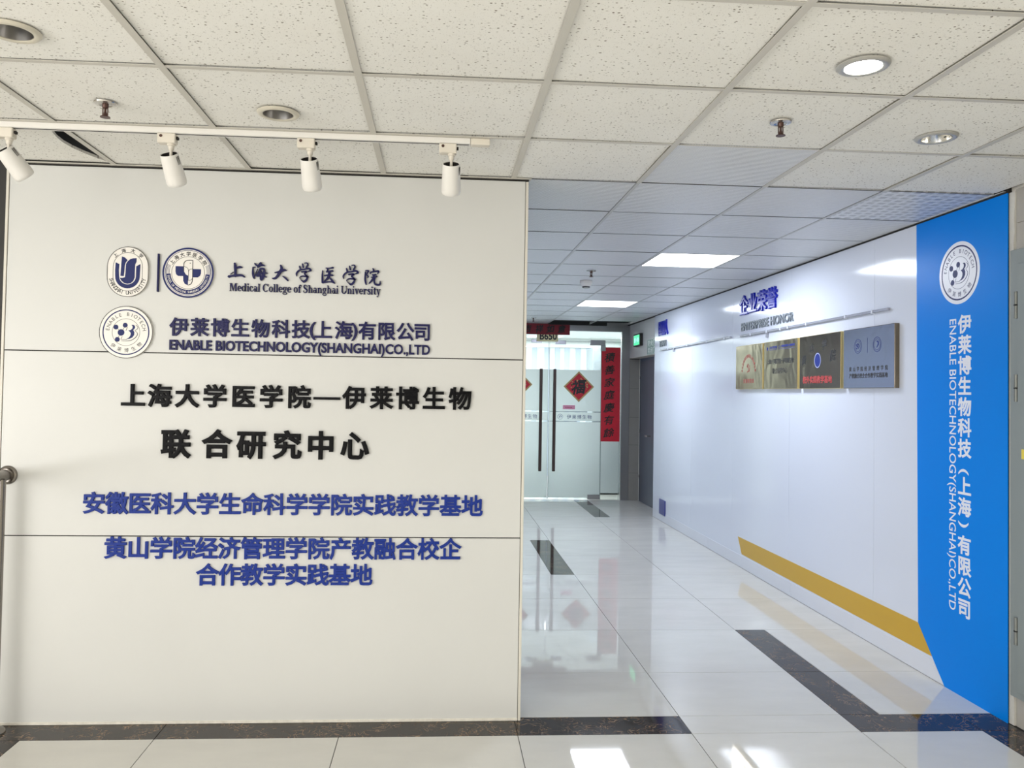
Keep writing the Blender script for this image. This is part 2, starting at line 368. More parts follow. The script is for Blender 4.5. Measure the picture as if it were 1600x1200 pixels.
# ------------------------------------------------------------------ lettering
_tc = {}
def glyph(ch, off=0.0, style=None):
    key = (ch, off, style)
    if key in _tc: return _tc[key]
    c = bpy.data.curves.new('t', 'FONT'); c.body = ch; c.resolution_u = 3; c.extrude = 0.5; c.fill_mode = 'FRONT'
    c.bevel_depth = off; c.bevel_resolution = 0        # the outline grows by the bevel: a bolder face
    o = bpy.data.objects.new('t', c); COL.objects.link(o)
    me = bpy.data.meshes.new_from_object(o); bpy.data.objects.remove(o); bpy.data.curves.remove(c)
    cjk = ord(ch) > 0x2E7F or ch == '—'
    for v in me.vertices:
        x, y, z = v.co
        if cjk: x = (x-0.5)/0.92; y = (y-0.385)/0.92
        if style == 'brush':
            x += 0.16*y + 0.02*math.sin(9*y+2); y += 0.10*x + 0.025*math.sin(7*x+1)
        v.co = (x, y, z+0.5)
    me.name = 'character'
    _tc[key] = me; return me
_adv = {}
def advance(ch):
    if ch in _adv: return _adv[ch]
    def mx(t):
        c = bpy.data.curves.new('t', 'FONT'); c.body = t
        o = bpy.data.objects.new('t', c); COL.objects.link(o); me = bpy.data.meshes.new_from_object(o)
        r = max(v.co.x for v in me.vertices); bpy.data.objects.remove(o); bpy.data.curves.remove(c); bpy.data.meshes.remove(me); return r
    _adv[ch] = mx(ch+'|') - mx('|'); return _adv[ch]
def root_off(parent):
    off = Vector((0, 0, 0)); p = parent
    while p is not None: off += p.location; p = p.parent
    return off
def put(me, F, u, v, su, sv, depth, m, parent, rot=0, d0=0.0, name='character'):
    key = (me.name, m)
    if key not in _mc:
        c = me.copy(); c.materials.clear(); c.materials.append(M[m]); _mc[key] = c
    o = bpy.data.objects.new(name, _mc[key]); COL.objects.link(o)
    o.parent = parent
    L = Matrix.Translation((u, v, d0)) @ Matrix.Rotation(rot, 4, 'Z') @ Matrix.Diagonal((su, sv, depth, 1))
    o.matrix_local = Matrix.Translation(-root_off(parent)) @ F @ L
    return o
_mc = {}
def cjk_line(txt, F, u0, u1, v0, v1, depth, m, parent, off=0.02, d0=0.0, style=None, widths=None, name='character'):
    """characters evenly from u0 to u1 (outer ink edges), bottom v0 to top v1"""
    h = v1-v0; n = len(txt); w = h if widths is None else widths
    pitch = (u1-u0-w)/max(1, n-1)
    for i, ch in enumerate(txt):
        if ch == ' ': continue
        put(glyph(ch, off, style), F, u0+w/2+i*pitch, (v0+v1)/2, w/(1+2*off), h/(1+2*off), depth, m, parent, d0=d0, name=name)
def latin_line(txt, F, u0, u1, vb, cap, depth, m, parent, off=0.0, d0=0.0, rot=0.0, name='letter'):
    """baseline vb, from u0 to u1; rot=-90deg runs the line downward from (u0, vb)"""
    tot = sum(advance(c) for c in txt); L = (u1-u0); sx = L/tot; sy = cap/(0.682+2*off); x = 0
    for c in txt:
        if c != ' ':
            if rot == 0: put(glyph(c, off), F, u0+x*sx, vb+off*sy, sx, sy, depth, m, parent, d0=d0, name=name)
            else: put(glyph(c, off), F, vb, -(u0+x*sx), sx, sy, depth, m, parent, rot=rot, d0=d0, name=name)
        x += advance(c)

# brush characters traced as tapering strokes (x, y down, width) in a free unit
BR = {
 '上': [[(208,190,30),(222,250,52),(226,330,44),(228,425,40)],[(245,275,30),(310,258,42),(350,262,22)],[(98,432,46),(160,418,36),(230,410,44),(340,402,40),(402,432,26)],[(130,390,6),(190,345,8)]],
 '大': [[(1075,222,30),(1098,290,56),(1060,370,56),(1000,465,44),(950,490,34),(915,484,10)],[(965,372,16),(1060,352,46),(1130,318,50),(1188,322,24)],[(1108,435,8),(1165,468,34),(1222,522,30)]],
 '海': [[(585,192,12),(605,222,34),(640,240,30)],[(548,275,18),(600,268,10)],[(552,280,20),(556,400,40),(578,488,34)],[(585,470,8),(640,300,9)],[(708,180,34),(675,235,52),(640,275,22)],[(680,235,34),(730,225,42),(778,238,26)],[(700,300,36),(665,380,40),(625,440,34)],[(690,300,32),(770,300,34),(768,390,44),(748,470,56),(718,522,34)],[(612,415,20),(700,398,34),(790,375,30),(838,388,14)],[(630,440,30),(720,440,34),(825,458,16)],[(715,340,20),(722,365,16)],[(712,425,16),(700,480,20),(716,520,24)]],
 '学': [[(842,270,22),(858,318,30)],[(895,225,22),(912,295,28)],[(930,212,10),(975,208,22),(992,240,28),(960,300,20)],[(795,460,16),(795,405,28),(850,345,26),(930,330,24),(1010,312,34),(1045,345,34),(990,372,8)],[(880,382,26),(975,372,30),(935,415,22),(985,460,30),(978,520,36),(930,565,38),(880,535,14),(850,490,10),(905,460,24),(1008,472,26)]],
 '医': [[(455,262,22),(520,262,20),(595,248,32)],[(398,308,18),(392,400,28),(400,535,38)],[(400,532,36),(470,520,26),(560,515,24),(628,538,26)],[(495,268,26),(482,330,30)],[(465,332,26),(590,310,30)],[(430,402,22),(520,390,30),(592,392,28)],[(525,330,42),(510,420,46),(470,475,32),(432,500,12)],[(518,430,14),(570,480,38),(615,532,30)]],
 '院': [[(1185,308,18),(1245,310,28),(1212,372,18),(1240,415,24),(1222,440,8)],[(1188,330,22),(1186,470,34),(1205,562,26)],[(1325,262,22),(1342,305,34)],[(1278,362,18),(1285,335,24),(1360,320,26),(1432,312,34),(1405,362,8)],[(1315,385,22),(1385,372,24)],[(1295,430,18),(1405,405,26)],[(1350,395,34),(1315,480,34),(1255,545,14)],[(1375,415,26),(1352,490,28),(1375,555,34),(1455,560,38),(1462,488,8)]],
}
def brush_char(ch, F, u0, v0, w, h, depth, m, parent, d0=0.0):
    S = BR[ch]; xs = [p[0] for s in S for p in s]; ys = [p[1] for s in S for p in s]
    x0, x1, y0, y1 = min(xs)-14, max(xs)+14, min(ys)-14, max(ys)+14; sx = w/(x1-x0); sy = h/(y1-y0)
    mb = MB()
    for i, st in enumerate(S):
        mb.stroke([(u0+(x-x0)*sx, v0+(y1-y)*sy, wd*(sx+sy)/2) for x, y, wd in st], d0, d0+depth*(1+0.01*i), F)
    return mb.build('character', m, parent)

# bold serif letters built from stems, bowls and serifs
def serif(ch, mb, F, ox, oy, s, z0, z1):
    def P(pts): mb.prism([(ox+x*s, oy+y*s) for x, y in pts], z0, z1, F)
    def R(x0, y0, x1, y1): P([(x0, y0), (x1, y0), (x1, y1), (x0, y1)])
    def bowl(cx, cy, rx, ry, tx, ty, a0=0, a1=360, n=20):
        full = a1-a0 >= 360; outer = []; inner = []
        for i in range(n+1):
            a = math.radians(a0+(a1-a0)*i/n); c, q = math.cos(a), math.sin(a)
            outer.append((cx+rx*c, cy+ry*q)); inner.append((cx+(rx-tx)*c, cy+(ry-ty)*q))
        for i in range(n): P([outer[i], outer[i+1], inner[i+1], inner[i]])
    def S(pts): mb.stroke([(ox+x*s, oy+y*s, w_*s) for x, y, w_ in pts], z0, z1, F)
    xh, st, hr = .46, .135, .04
    def stem(x, y0, y1, foot=True, head=True):
        R(x, y0, x+st, y1)
        if foot: R(x-.055, y0, x+st+.055, y0+hr)
        if head: P([(x-.06, y1-.045), (x, y1-.07), (x, y1), (x-.06, y1-.02)])
    if ch == 'i': stem(.08, 0, xh); bowl(.147, .62, .075, .075, .075, .075); return .30
    if ch == 'l': stem(.08, 0, .68); return .30
    if ch == 'n' or ch == 'h':
        stem(.08, 0, .68 if ch == 'h' else xh); bowl(.30, .27, .2, .2, .12, .07, 0, 130); R(.37, 0, .50, .28); R(.32, 0, .55, hr); return .58
    if ch == 'r': stem(.08, 0, xh); bowl(.32, .30, .16, .16, .08, .1, 40, 140); bowl(.38, .39, .06, .06, .06, .06); return .46
    if ch == 'o': bowl(.25, .23, .235, .24, .12, .045); return .52
    if ch == 'c': bowl(.25, .23, .235, .24, .12, .045, 40, 320); bowl(.37, .36, .055, .055, .055, .055); return .46
    if ch == 'e': bowl(.25, .23, .235, .24, .12, .045, 0, 320); R(.1, .21, .46, .26); return .49
    if ch == 'd': bowl(.25, .23, .235, .24, .12, .045, 0, 360); stem(.37, 0, .68); return .60
    if ch == 'a': bowl(.2, .14, .18, .15, .1, .045); bowl(.24, .30, .19, .17, .12, .05, 0, 150); R(.31, .0, .43, .30); R(.31, 0, .50, .045); return .51
    if ch == 'g': bowl(.23, .30, .19, .17, .1, .04); bowl(.25, -.09, .24, .13, .07, .045); bowl(.42, .42, .05, .05, .05, .05); R(.08, .04, .36, .1); return .52
    if ch == 'f': R(.10, 0, .235, .52); R(.045, 0, .3, hr); R(.03, xh-.045, .33, xh); bowl(.27, .52, .17, .17, .13, .045, 30, 180); bowl(.37, .59, .055, .055, .055, .055); return .34
    if ch == 't': R(.10, .06, .235, .6); R(.02, xh-.045, .34, xh); bowl(.26, .12, .16, .13, .1, .05, 180, 320); return .36
    if ch == 's': S([(.37,.37,.05),(.30,.44,.06),(.17,.43,.08),(.09,.35,.12),(.2,.26,.13),(.34,.19,.12),(.36,.09,.1),(.24,.02,.06),(.10,.03,.05),(.05,.12,.05)]); return .43
    if ch == 'S': S([(.47,.50,.05),(.44,.60,.05),(.30,.67,.07),(.14,.62,.11),(.11,.50,.14),(.24,.38,.16),(.42,.28,.15),(.46,.16,.13),(.34,.03,.08),(.18,.01,.06),(.06,.08,.05),(.05,.2,.05)]); return .58
    if ch == 'v' or ch == 'y':
        P([(.03, xh), (.19, xh), (.34, .0), (.23, -.02)]); P([(.40, xh), (.45, xh), (.30, 0), (.25, 0)]); R(-.01, xh-hr, .24, xh); R(.33, xh-hr, .51, xh)
        if ch == 'y': S([(.28,.02,.05),(.20,-.16,.06),(.08,-.19,.09)])
        return .51
    if ch == 'M':
        R(.09, 0, .14, .68); R(.02, 0, .24, hr); R(.02, .64, .26, .68); P([(.10,.68),(.28,.68),(.50,.16),(.44,.0)]); P([(.44,.0),(.50,.16),(.72,.68),(.66,.68)]); R(.67, 0, .82, .68); R(.62, 0, .89, hr); R(.66, .64, .89, .68); return .92
    if ch == 'C': bowl(.36, .34, .34, .35, .15, .045, 40, 320); P([(.60,.68),(.65,.68),(.65,.46),(.61,.46)]); return .72
    if ch == 'U': R(.08, .22, .22, .68); R(.01, .64, .30, .68); bowl(.36, .24, .285, .25, .14, .06, 180, 360); R(.60, .22, .645, .68); R(.53, .64, .72, .68); return .74
    return .26

def word_serif(txt, F, u0, u1, vb, cap, depth, m, parent):
    dummy = MB(); tot = sum(serif(c, dummy, I4, 0, 0, 1, 0, 1) for c in txt); s = cap/.68; x = 0; k = (u1-u0)/(tot*s)
    for c in txt:
        mb = MB(); G = F @ Matrix.Translation((u0+x*s*k, vb, 0)) @ Matrix.Diagonal((k, 1, 1, 1))
        wd = serif(c, mb, G, 0, 0, s, 0, depth)
        if mb.v: mb.build('letter', m, parent)
        x += wd

# ================================================================== FLOOR
floor = MB().box((-3.2, -9, -0.06), (WX+0.3, EY+6, -0.004)).build('floor', 'grout', kind='structure')
MB().box((-3.23, -9, -0.3), (-3.2, 3, -0.004)).build('trim_1', 'grout', kind='structure')
def ftile(x0, x1, y0, y1, m='tile', name='floor_tile'):
    g = 0.0017; MB().box((x0+g, y0+g, -0.0035), (x1-g, y1-g, 0.0)).build(name, m, floor)
T = 0.8
XB = -3.17
cols = [(XB+0.2, -2.4), (-2.4, -1.6), (-1.6, -0.8), (-0.8, 0.0), (0.0, 0.8), (0.8, WX)]
# lobby rows in front of the dark band
for r in range(1, 3):
    for x0, x1 in cols:
        ftile(x0, x1 if x1 != WX else 1.385, -T*r, -T*(r-1))
    ftile(XB, XB+0.2, -T*r, -T*(r-1), 'marble', 'border_piece'); ftile(1.385, WX, -T*r, -T*(r-1), 'marble', 'border_piece')
st = MB()
for r in range(3, 12):
    for x0, x1 in cols:
        g = .0011; st.box((x0+g, -T*r+g, -.0035), (x1-g, -T*(r-1)-g, 0))
st.build('floor_tiles_behind', 'tile', floor, kind='stuff')
# dark band along the partition
for x0, x1 in ((XB, -2.4), (-2.4, -0.8), (-0.8, 0.0)): ftile(x0, x1, 0, .2, 'marble', 'border_piece')
ftile(0, .8, 0, .2)
ftile(.8, 1.385, 0, .2, 'marble', 'border_piece'); ftile(1.385, WX, 0, .2, 'marble', 'border_piece')
ys = [.2] + [T*k for k in range(1, 11)]
for j in range(len(ys)-1):
    y0, y1 = ys[j], min(ys[j+1], EY)
    if y0 >= EY: break
    left_dark = 4 <= j < 6; right_dark = j < 2 or j >= 8
    if left_dark: ftile(-.8, -.2, y0, y1); ftile(-.2, 0, y0, y1, 'marble', 'border_piece')
    else: ftile(-.8, 0, y0, y1)
    ftile(0, .8, y0, y1)
    if right_dark: ftile(.8, 1.0, y0, y1, 'marble', 'border_piece'); ftile(1.0, WX, y0, y1)
    else: ftile(.8, WX, y0, y1)
ftile(WX, 1.8, 6.5, EY)
# office floor beyond the glass
MB().box((-3, EY, -0.0035), (3.2, 12.6, 0.0)).build('office_floor_tiles', 'tile', floor, kind='stuff')

# ================================================================== CEILING
ceil = MB().box((-3.2, -9, H+0.10), (WX+.3, EY+.1, H+0.14)).build('ceiling', 'void', kind='structure')
XS = [-3.32, -2.703, -2.090, -1.464, -0.845, -0.237, 0.386, 0.996, WX]
YS = [-3.43, -2.83, -2.23, -1.63, -1.032, -0.435, 0.163, 0.79, 1.40, 2.03, 2.63, 3.23, 3.83, 4.43, 5.04, 5.64, 6.25, 6.86, 7.46, EY]
DL = {(-2.44, -1.25): 'off', (-1.80, -0.63): 'off', (0.105, -1.27): 'on', (0.74, -0.645): 'dim'}
RD = 0.060
def ctile(x0, x1, y0, y1, m, gx, gy):
    ax, ay = random.uniform(-.003, .003), random.uniform(-.003, .003); z = H + random.uniform(0.003, 0.0075)
    if gy < .005: ax, ay, z = ax*.3, ay*.3, H + random.uniform(.0006, .002)
    holes = []
    for (cx, cy) in DL:
        if x0 < cx < x1 and y0 < cy < y1: holes.append([(cx+RD*math.cos(2*PI*i/28), cy+RD*math.sin(2*PI*i/28)) for i in range(28)])
    outline = [(x0+gx, y0+gy), (x1-gx, y0+gy), (x1-gx, y1-gy), (x0+gx, y1-gy)]
    if abs(x1+2.703) < .01 and abs(y0+.435) < .01:     # the slipped tile leaves a dark crescent beside the tee
        outline = [(x0+gx, y0+gy), (x1-.02, y0+gy)] + [(x1-.022-.075*math.sin(PI*t/8), y0+gy+(y1-y0-2*gy)*t/8) for t in range(1, 8)] + [(x1-.015, y1-gy), (x0+gx, y1-gy)]
    cx, cy = (x0+x1)/2, (y0+y1)/2
    mb = MB().prism([(p[0], p[1]) for p in outline], 0, .012, I4, [h for h in holes])
    mb.v = [(p[0], p[1], z + p[2] + (p[0]-cx)*ax*2 + (p[1]-cy)*ay*2) for p in mb.v]
    mb.build('ceiling_tile', m, ceil)
for i in range(len(XS)-1):
    for j in range(len(YS)-1):
        x0, x1, y0, y1 = XS[i], XS[i+1], YS[j], YS[j+1]
        if j < 6: corr = (y0 > -.44 and abs(x0+.237) < .01)
        else: corr = True
        if j >= 6 and x1 < XR: continue
        if j >= 6 and x0 > 0.3 and x1 < 1.1 and j in (9, 14): continue        # lit panels
        if j == 18 and x0 > .3: continue                                    # open slot at the far end
        if j == 6 and False: pass
        if x0 < XR < x1 and j >= 6: x0 = XR-.3
        m = 'perf' if corr else 'mineral'
        if j == 6 and i == 7: m = 'perf2'
        if corr: ctile(x0, x1, y0, y1, m, .0105, .0032)
        else: ctile(x0, x1, y0, y1, m, .0105, .009)
# suspension tees, and dark strips for gap shade across the corridor
for k, x in enumerate(XS[:-1]):
    y1 = .163 if x < XR else EY
    cut = .163
    MB().box((x-.0125, YS[0], H-.0015), (x+.0125, min(cut, y1), H+.0005)).box((x-.001, YS[0], H), (x+.001, min(cut, y1), H+.035)).build('main_tee', 'tee', ceil)
    if x > XR-.1: MB().box((x-.009, cut, H-.001), (x+.009, EY, H+.0005)).box((x-.001, cut, H), (x+.001, EY, H+.035)).build('main_tee', 'teec', ceil)
for j, y in enumerate(YS[:-1]):
    for i in range(len(XS)-1):
        x0, x1 = XS[i]+.0125, XS[i+1]-.0125
        if j < 6 or (j == 6 and False):
            wd = .0105 if not (x0 > -.23 and x1 < .39 and y > -.44) else .0025
            MB().box((x0, y-wd, H-.0008), (x1, y+wd, H+.0008)).build('cross_tee_or_gap_shade', 'tee', ceil)
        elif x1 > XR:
            MB().box((max(x0, XR-.3), y-.0030, H-.0003), (x1, y+.0030, H+.0006)).build('cross_tee_or_gap_shade', 'gapm', ceil)  # corridor: dark strips carry the shade of the gaps between tiles
MB().box((WX-.012, .1, H-.002), (WX+.02, EY, H+.001)).build('trim_2', 'teec', kind='structure')
MB().box((WX-.006, .08, H-.012), (WX+.02, EY, H-.003)).build('ceiling_gap_shade', 'gapm', kind='structure')  # dark strip painted as the shadow gap where wall meets ceiling
# wall angle over the partition
MB().box((XL, WY-.022, H-.004), (XR+.012, WY+.02, H-.001)).build('trim_4', 'tee', kind='structure')
MB().box((XL, WY-.003, H-.010), (XR+.002, WY+.02, H-.004)).build('trim_5', 'gapm', kind='structure')
# lobby ceiling behind the camera
MB().box((-7, -9, H), (WX+.3, -3.43, H+.02)).box((-7, -3.43, H), (-3.34, 3, H+.02)).build('ceiling_behind', 'mineral', ceil, kind='stuff')

# recessed downlights
def downlight(cx, cy, state, label):
    t = thing('downlight', label, 'ceiling light', (cx, cy, H), 'recessed downlights in the ceiling')
    Tm = Matrix.Translation((cx, cy, H))
    rm = 'ring' if state == 'off' else 'ringg'
    MB().lathe([(.056, .004), (.056, -.006), (.063, -.009), (.072, -.007), (.078, -.001), (.078, .0005), (.056, .004)], Tm, 48).build('trim_ring', rm, t, smooth=True)
    MB().lathe([(.0555, -.004), (.052, .02), (.045, .05), (.034, .075), (.031, .077), (.043, .05), (.051, .02), (.0545, -.004), (.0555, -.004)], Tm, 40).build('reflector', 'reflector_off' if state == 'off' else 'reflector', t, smooth=True)
    if state == 'on':
        MB().lathe([(.001, .006), (.042, .008), (.052, .016), (.05, .022), (.001, .022)], Tm, 32).build('bulb', 'lampon', t, smooth=True)
        l = bpy.data.lights.new('downlight_glow', 'SPOT'); l.energy = 22; l.color = (0.97, 1, .93); l.spot_size = 2.4; l.shadow_soft_size = .05; l.spot_blend = .6
        lo = bpy.data.objects.new('downlight_glow', l); COL.objects.link(lo); lo.location = (cx, cy, H-.012); 
    elif state == 'dim':
        MB().lathe([(.001, .03), (.026, .034), (.03, .05), (.03, .07), (.001, .072)], Tm, 24).build('bulb', 'lampdim', t, smooth=True)
        MB().lathe([(.001, .0), (.009, .004), (.011, .02), (.001, .03)], Tm @ Matrix.Translation((-.022, -.005, .03)), 16).build('socket', 'black', t, smooth=True)
    else:
        MB().lathe([(.001, .018), (.016, .024), (.024, .04), (.026, .07), (.001, .072)], Tm, 24).build('bulb', 'bulb', t, smooth=True)
    MB().box((-.004, -.004, -.004), (.004, .004, .0), Tm @ Matrix.Translation((.05, .02, .012))).build('clip', 'black', t)
lab = {(-2.44, -1.25): 'unlit recessed downlight with cream ring at the upper left corner of the photo',
       (-1.80, -0.63): 'unlit recessed downlight with cream ring above the track lights',
       (0.105, -1.27): 'brightly lit recessed downlight in the ceiling at upper right',
       (0.74, -0.645): 'grey-ringed recessed downlight with dim glow and dark socket, nearer the blue panel'}
for (cx, cy), s_ in DL.items(): downlight(cx, cy, s_, lab[(cx, cy)])

# sprinklers
def sprinkler(loc, label):
    t = thing('fire_sprinkler', label, 'sprinkler', loc, 'pendant fire sprinklers'); Tm = Matrix.Translation(loc)
    MB().lathe([(.012, 0), (.040, -.001), (.038, -.005), (.024, -.008), (.022, -.006), (.012, -.004)], Tm, 32).build('escutcheon', 'chrome', t, smooth=True)
    MB().lathe([(.011, -.002), (.011, -.016), (.008, -.02), (.004, -.022), (.004, -.03), (.0075, -.046), (.004, -.05), (.001, -.05)], Tm, 16).build('body', 'bronze', t, smooth=True)
    f = MB()
    for s in (-1, 1): f.box((s*.0085-.0015, -.002, -.046), (s*.0085+.0015, .002, -.014), Tm)
    f.build('frame_arms', 'bronze', t)
    MB().lathe([(.001, -.050), (.017, -.0505), (.0175, -.053), (.001, -.0535)], Tm, 20).build('deflector', 'bronze', t, smooth=True)
sprinkler((-2.41, -.67, H), 'bronze pendant sprinkler left of the unlit downlight above the track')
sprinkler((.07, -.75, H), 'bronze pendant sprinkler between the two right-hand downlights')
sprinkler((.061, 2.94, H), 'small dark pendant sprinkler in the corridor ceiling beside the smoke detector')
sprinkler((.078, 7.2, H), 'small dark pendant sprinkler at the far end of the corridor above the red banner')
# smoke detector
t = thing('smoke_detector', 'white conical smoke detector on the corridor ceiling behind a sprinkler', 'smoke detector', (.13, 3.55, H)); Tm = Matrix.Translation((.13, 3.55, H))
MB().lathe([(.055, 0), (.058, -.012), (.052, -.03), (.034, -.052), (.001, -.054)], Tm, 32).build('housing', 'whitew', t, smooth=True)
MB().lathe([(.035, -.045), (.036, -.058), (.03, -.064), (.001, -.064)], Tm, 24).build('sensor_grille', 'bulb', t, smooth=True)
# lit panels
def panel(cy, label):
    t = thing('ceiling_light_panel', label, 'ceiling light', (.691, cy, H), 'square lit panels of the corridor ceiling')
    x0, x1, y0, y1 = .391, .991, cy-.298, cy+.298
    F = MB(); w_ = .012
    F.box((x0, y0, H-.001), (x1, y0+w_, H+.012)).box((x0, y1-w_, H-.001), (x1, y1, H+.012)).box((x0, y0+w_, H-.001), (x0+w_, y1-w_, H+.012)).box((x1-w_, y0+w_, H-.001), (x1, y1-w_, H+.012))
    F.build('frame', 'whitew', t)
    MB().box((x0+w_, y0+w_, H+.0), (x1-w_, y1-w_, H+.008)).build('diffuser', 'panelon', t)
panel(2.33, 'nearer lit white square panel in the corridor ceiling')
panel(5.34, 'farther lit white square panel in the corridor ceiling by the glass doors')
# dark vent box at the far end
MB().box((.386, 7.50, H+.03), (WX, EY, H+.05)).build('trim_6', 'void', kind='structure')

# ================================================================== TRACK AND SPOTLIGHTS
t = thing('light_track', 'long white lighting track on the ceiling in front of the cream wall', 'light track', (-2.1, -.445, H))
MB().bbox((-3.6, -.427, H-.024), (-1.075, -.392, H-.001), .002).build('rail', 'white', t)
MB().bbox((-1.073, -.429, H-.027), (-.995, -.390, H-.001), .003).build('end_feed', 'ivory', t)
MB().box((-3.58, -.4135, H-.0245), (-1.08, -.4055, H-.0235)).build('slot', 'gapm', t)
def spot(x, tilt, lean, label):
    L = (x, -.409, H-.024); t = thing('track_spotlight', label, 'spotlight', L, 'white track spotlights'); A = Matrix.Translation(L)
    MB().bbox((x-.040, L[1]-.019, L[2]-.040), (x+.030, L[1]+.019, L[2]-.001), .003).build('adapter', 'ivory', t)
    MB().lathe([(.001, .0205), (.006, .0205), (.006, .0185), (.001, .0185)], A @ Matrix.Translation((-.025, 0, -.013)) @ Matrix.Rotation(PI/2, 4, 'X'), 16).build('screw', 'bronze', t)
    MB().box((x+.030, L[1]-.008, L[2]-.022), (x+.038, L[1]+.008, L[2]-.012)).build('latch', 'gapm', t)
    MB().lathe([(.015, -.038), (.015, -.048), (.012, -.05), (.011, -.062), (.007, -.066), (.006, -.068), (.006, -.106), (.001, -.106)], A @ Matrix.Translation((.010, 0, 0)), 24).build('stem', 'ivory', t, smooth=True)
    P = A @ Matrix.Translation((.010, 0.0, -.106)) @ Matrix.Rotation(-lean, 4, 'Y') @ Matrix.Rotation(tilt+.08, 4, 'X') @ Matrix.Scale(.91, 4)
    b = MB().lathe([(.0345, .028), (.0375, .030), (.0385, .026), (.0395, 0), (.0435, -.085), (.0435, -.097), (.040, -.107), (.037, -.109), (.036, -.098), (.036, .0), (.0345, .01), (.0345, .028)], P, 48)
    body = b.build('lamp_body', 'white', t, smooth=True)
    MB().lathe([(.0344, .0275), (.0338, .0275), (.0338, .006), (.001, .006), (.001, .004), (.0344, .004), (.0344, .0275)], P, 32).build('rear_cap', 'black', body)
    MB().lathe([(.001, -.09), (.0355, -.092), (.0355, -.096), (.001, -.094)], P, 32).build('lens', 'bulb', body)
    s = MB()
    for a in (-.55, -.38, -.21):
        s.box((.0392, -.0015, -.045), (.0402, .0015, .02), P @ Matrix.Rotation(a, 4, 'Z'))
    s.build('cooling_slot', 'gapm', body)
spot(-2.890, .52, .50, 'first white track spotlight from the left, tilted to the right')
spot(-2.270, .50, .13, 'second white track spotlight from the left')
spot(-1.726, .48, .06, 'third white track spotlight from the left')
spot(-1.160, .50, .02, 'last white track spotlight, nearest the end of the track')

# ================================================================== PARTITION (cream wall)
wf = MB().box((XL, WY+.005, 0), (XR, WY+.12, H+.02)).build('wall_front', 'gapm', kind='structure')
for z0, z1 in ((0.0, .8525), (.8575, 1.6985), (1.7035, H-.012)):
    MB().bbox((XL+.012, WY, z0), (XR-.014, WY+.006, z1), .0008).build('panel', 'cream', wf)
MB().bbox((XR-.0115, WY-.004, 0), (XR+.001, WY+.02, H-.014), .001).build('corner_trim', 'trim', wf)
MB().bbox((XL-.002, WY-.004, 0), (XL+.010, WY+.02, H-.014), .001).build('corner_trim', 'trim', wf)
MB().bbox((XL+.012, WY-.005, 0), (XR-.014, WY, .012), .001).build('baseboard_front', 'caulk', kind='structure')
# corridor return behind the partition and the stair side
MB().box((XR-.12, WY+.12, 0), (XR, EY, H+.02)).build('wall_left', 'gwhite', kind='structure')
MB().box((XL-.26, WY-.0, -.3), (XL-.004, WY+.12, H+.02)).build('opening_dark_stub', 'black', kind='structure')  # added black stub stands in for the dark opening past the wall end
MB().box((-7.1, WY+1.5, -.3), (XL, WY+1.6, H)).build('wall_stair', 'lobby', kind='structure')

# ---- lettering on the partition: each raised line is one sign, its characters are parts
def sign(name, label, loc): return thing(name, label, 'wall lettering', loc)
LD = .010
s = sign('brush_lettering', 'navy brush-style Chinese letters beside the two round crests, topmost line', (-2.18, WY, 2.05))
for ch, (x0, y0, x1, y1) in zip('上海大学医学院', [(357,409,384,433),(394,408,419,438),(424,412,451,438),(462,408,486,440),(502,415,524,442),(535,411,560,444),(569,416,595,444)]):
    pxm = (1.0/335.5)      # metres per pixel on this wall near the lettering
    X0 = -2.176+(x0-357)*(0.711/238.5); W_ = (x1-x0)*(0.711/238.5)
    zt = 2.1305-(y0-409)*.00298 + (x0-357)*.0000645*.95 ; hh = (y1-y0)*.00298
    brush_char(ch, FL, X0, zt-hh, W_, hh, LD, 'navy', s)
s = sign('serif_lettering', 'small navy serif English line under the brush-style letters', (-2.167, WY, 1.99))
word_serif('Medical College of Shanghai University', FL, -2.168, -1.467, 1.996, .037, LD*.8, 'navy', s)
s = sign('company_name_lettering', 'navy Chinese company name right of the lowest round logo', (-2.43, WY, 1.78))
U0, U1 = -2.435, -1.233; hgt = .083; z0 = 1.783
cent = [280.5, 312, 343.5, 374.5, 406, 437.5, 468.5, 0, 503.5, 535.5, 0, 572.5, 602.5, 632.5, 659.5]
txt = '伊莱博生物科技(上海)有限公司'
for ch, cx_ in zip(txt, cent):
    if ch in '()': continue
    u = -2.435+(cx_-266)*(1.202/405)
    put(glyph(ch, .024), FL, u, z0+hgt/2, .079, .081, LD, 'navy', s)
for ch, px_ in (('(', 482.0), (')', 549.5)):
    u = -2.435+(px_-266)*(1.202/405); put(glyph(ch, .02), FL, u-.004, z0+.014, .098, .088, LD, 'navy', s)
s = sign('english_name_lettering', 'navy capital English company name under the Chinese company name', (-2.43, WY, 1.71))
latin_line('ENABLE BIOTECHNOLOGY(SHANGHAI)CO.,LTD', FL, -2.436, -1.228, 1.716, .047, LD, 'navy', s, off=.028)
s = sign('black_heading_lettering', 'black Chinese letters with a dash, upper of the two black lines', (-2.64, WY, 1.45))
for ch, cx_ in zip('上海大学医学院—伊莱博生物', [209, 249.5, 291.5, 334, 377.5, 421, 464.5, 508, 551, 594, 635, 677, 719]):
    u = -2.646+(cx_-190)*(1.617/547); z = 1.4495+(cx_-190)*.000018
    if ch == '—': put(glyph(ch, .03), FL, u, z+.060, .106, .09, LD*1.3, 'blackac', s)
    else: put(glyph(ch, .03), FL, u, z+.0535, .101, .101, LD*1.3, 'blackac', s)
s = sign('black_centre_lettering', 'large black Chinese letters, lower of the two black lines', (-2.46, WY, 1.21))
for ch, cx_ in zip('联合研究中心', [275.5, 338.5, 392, 448, 500.5, 554]):
    u = -2.464+(cx_-251)*(.9655/328); put(glyph(ch, .034), FL, u, 1.284, .123, .124, LD*1.3, 'blackac', s)
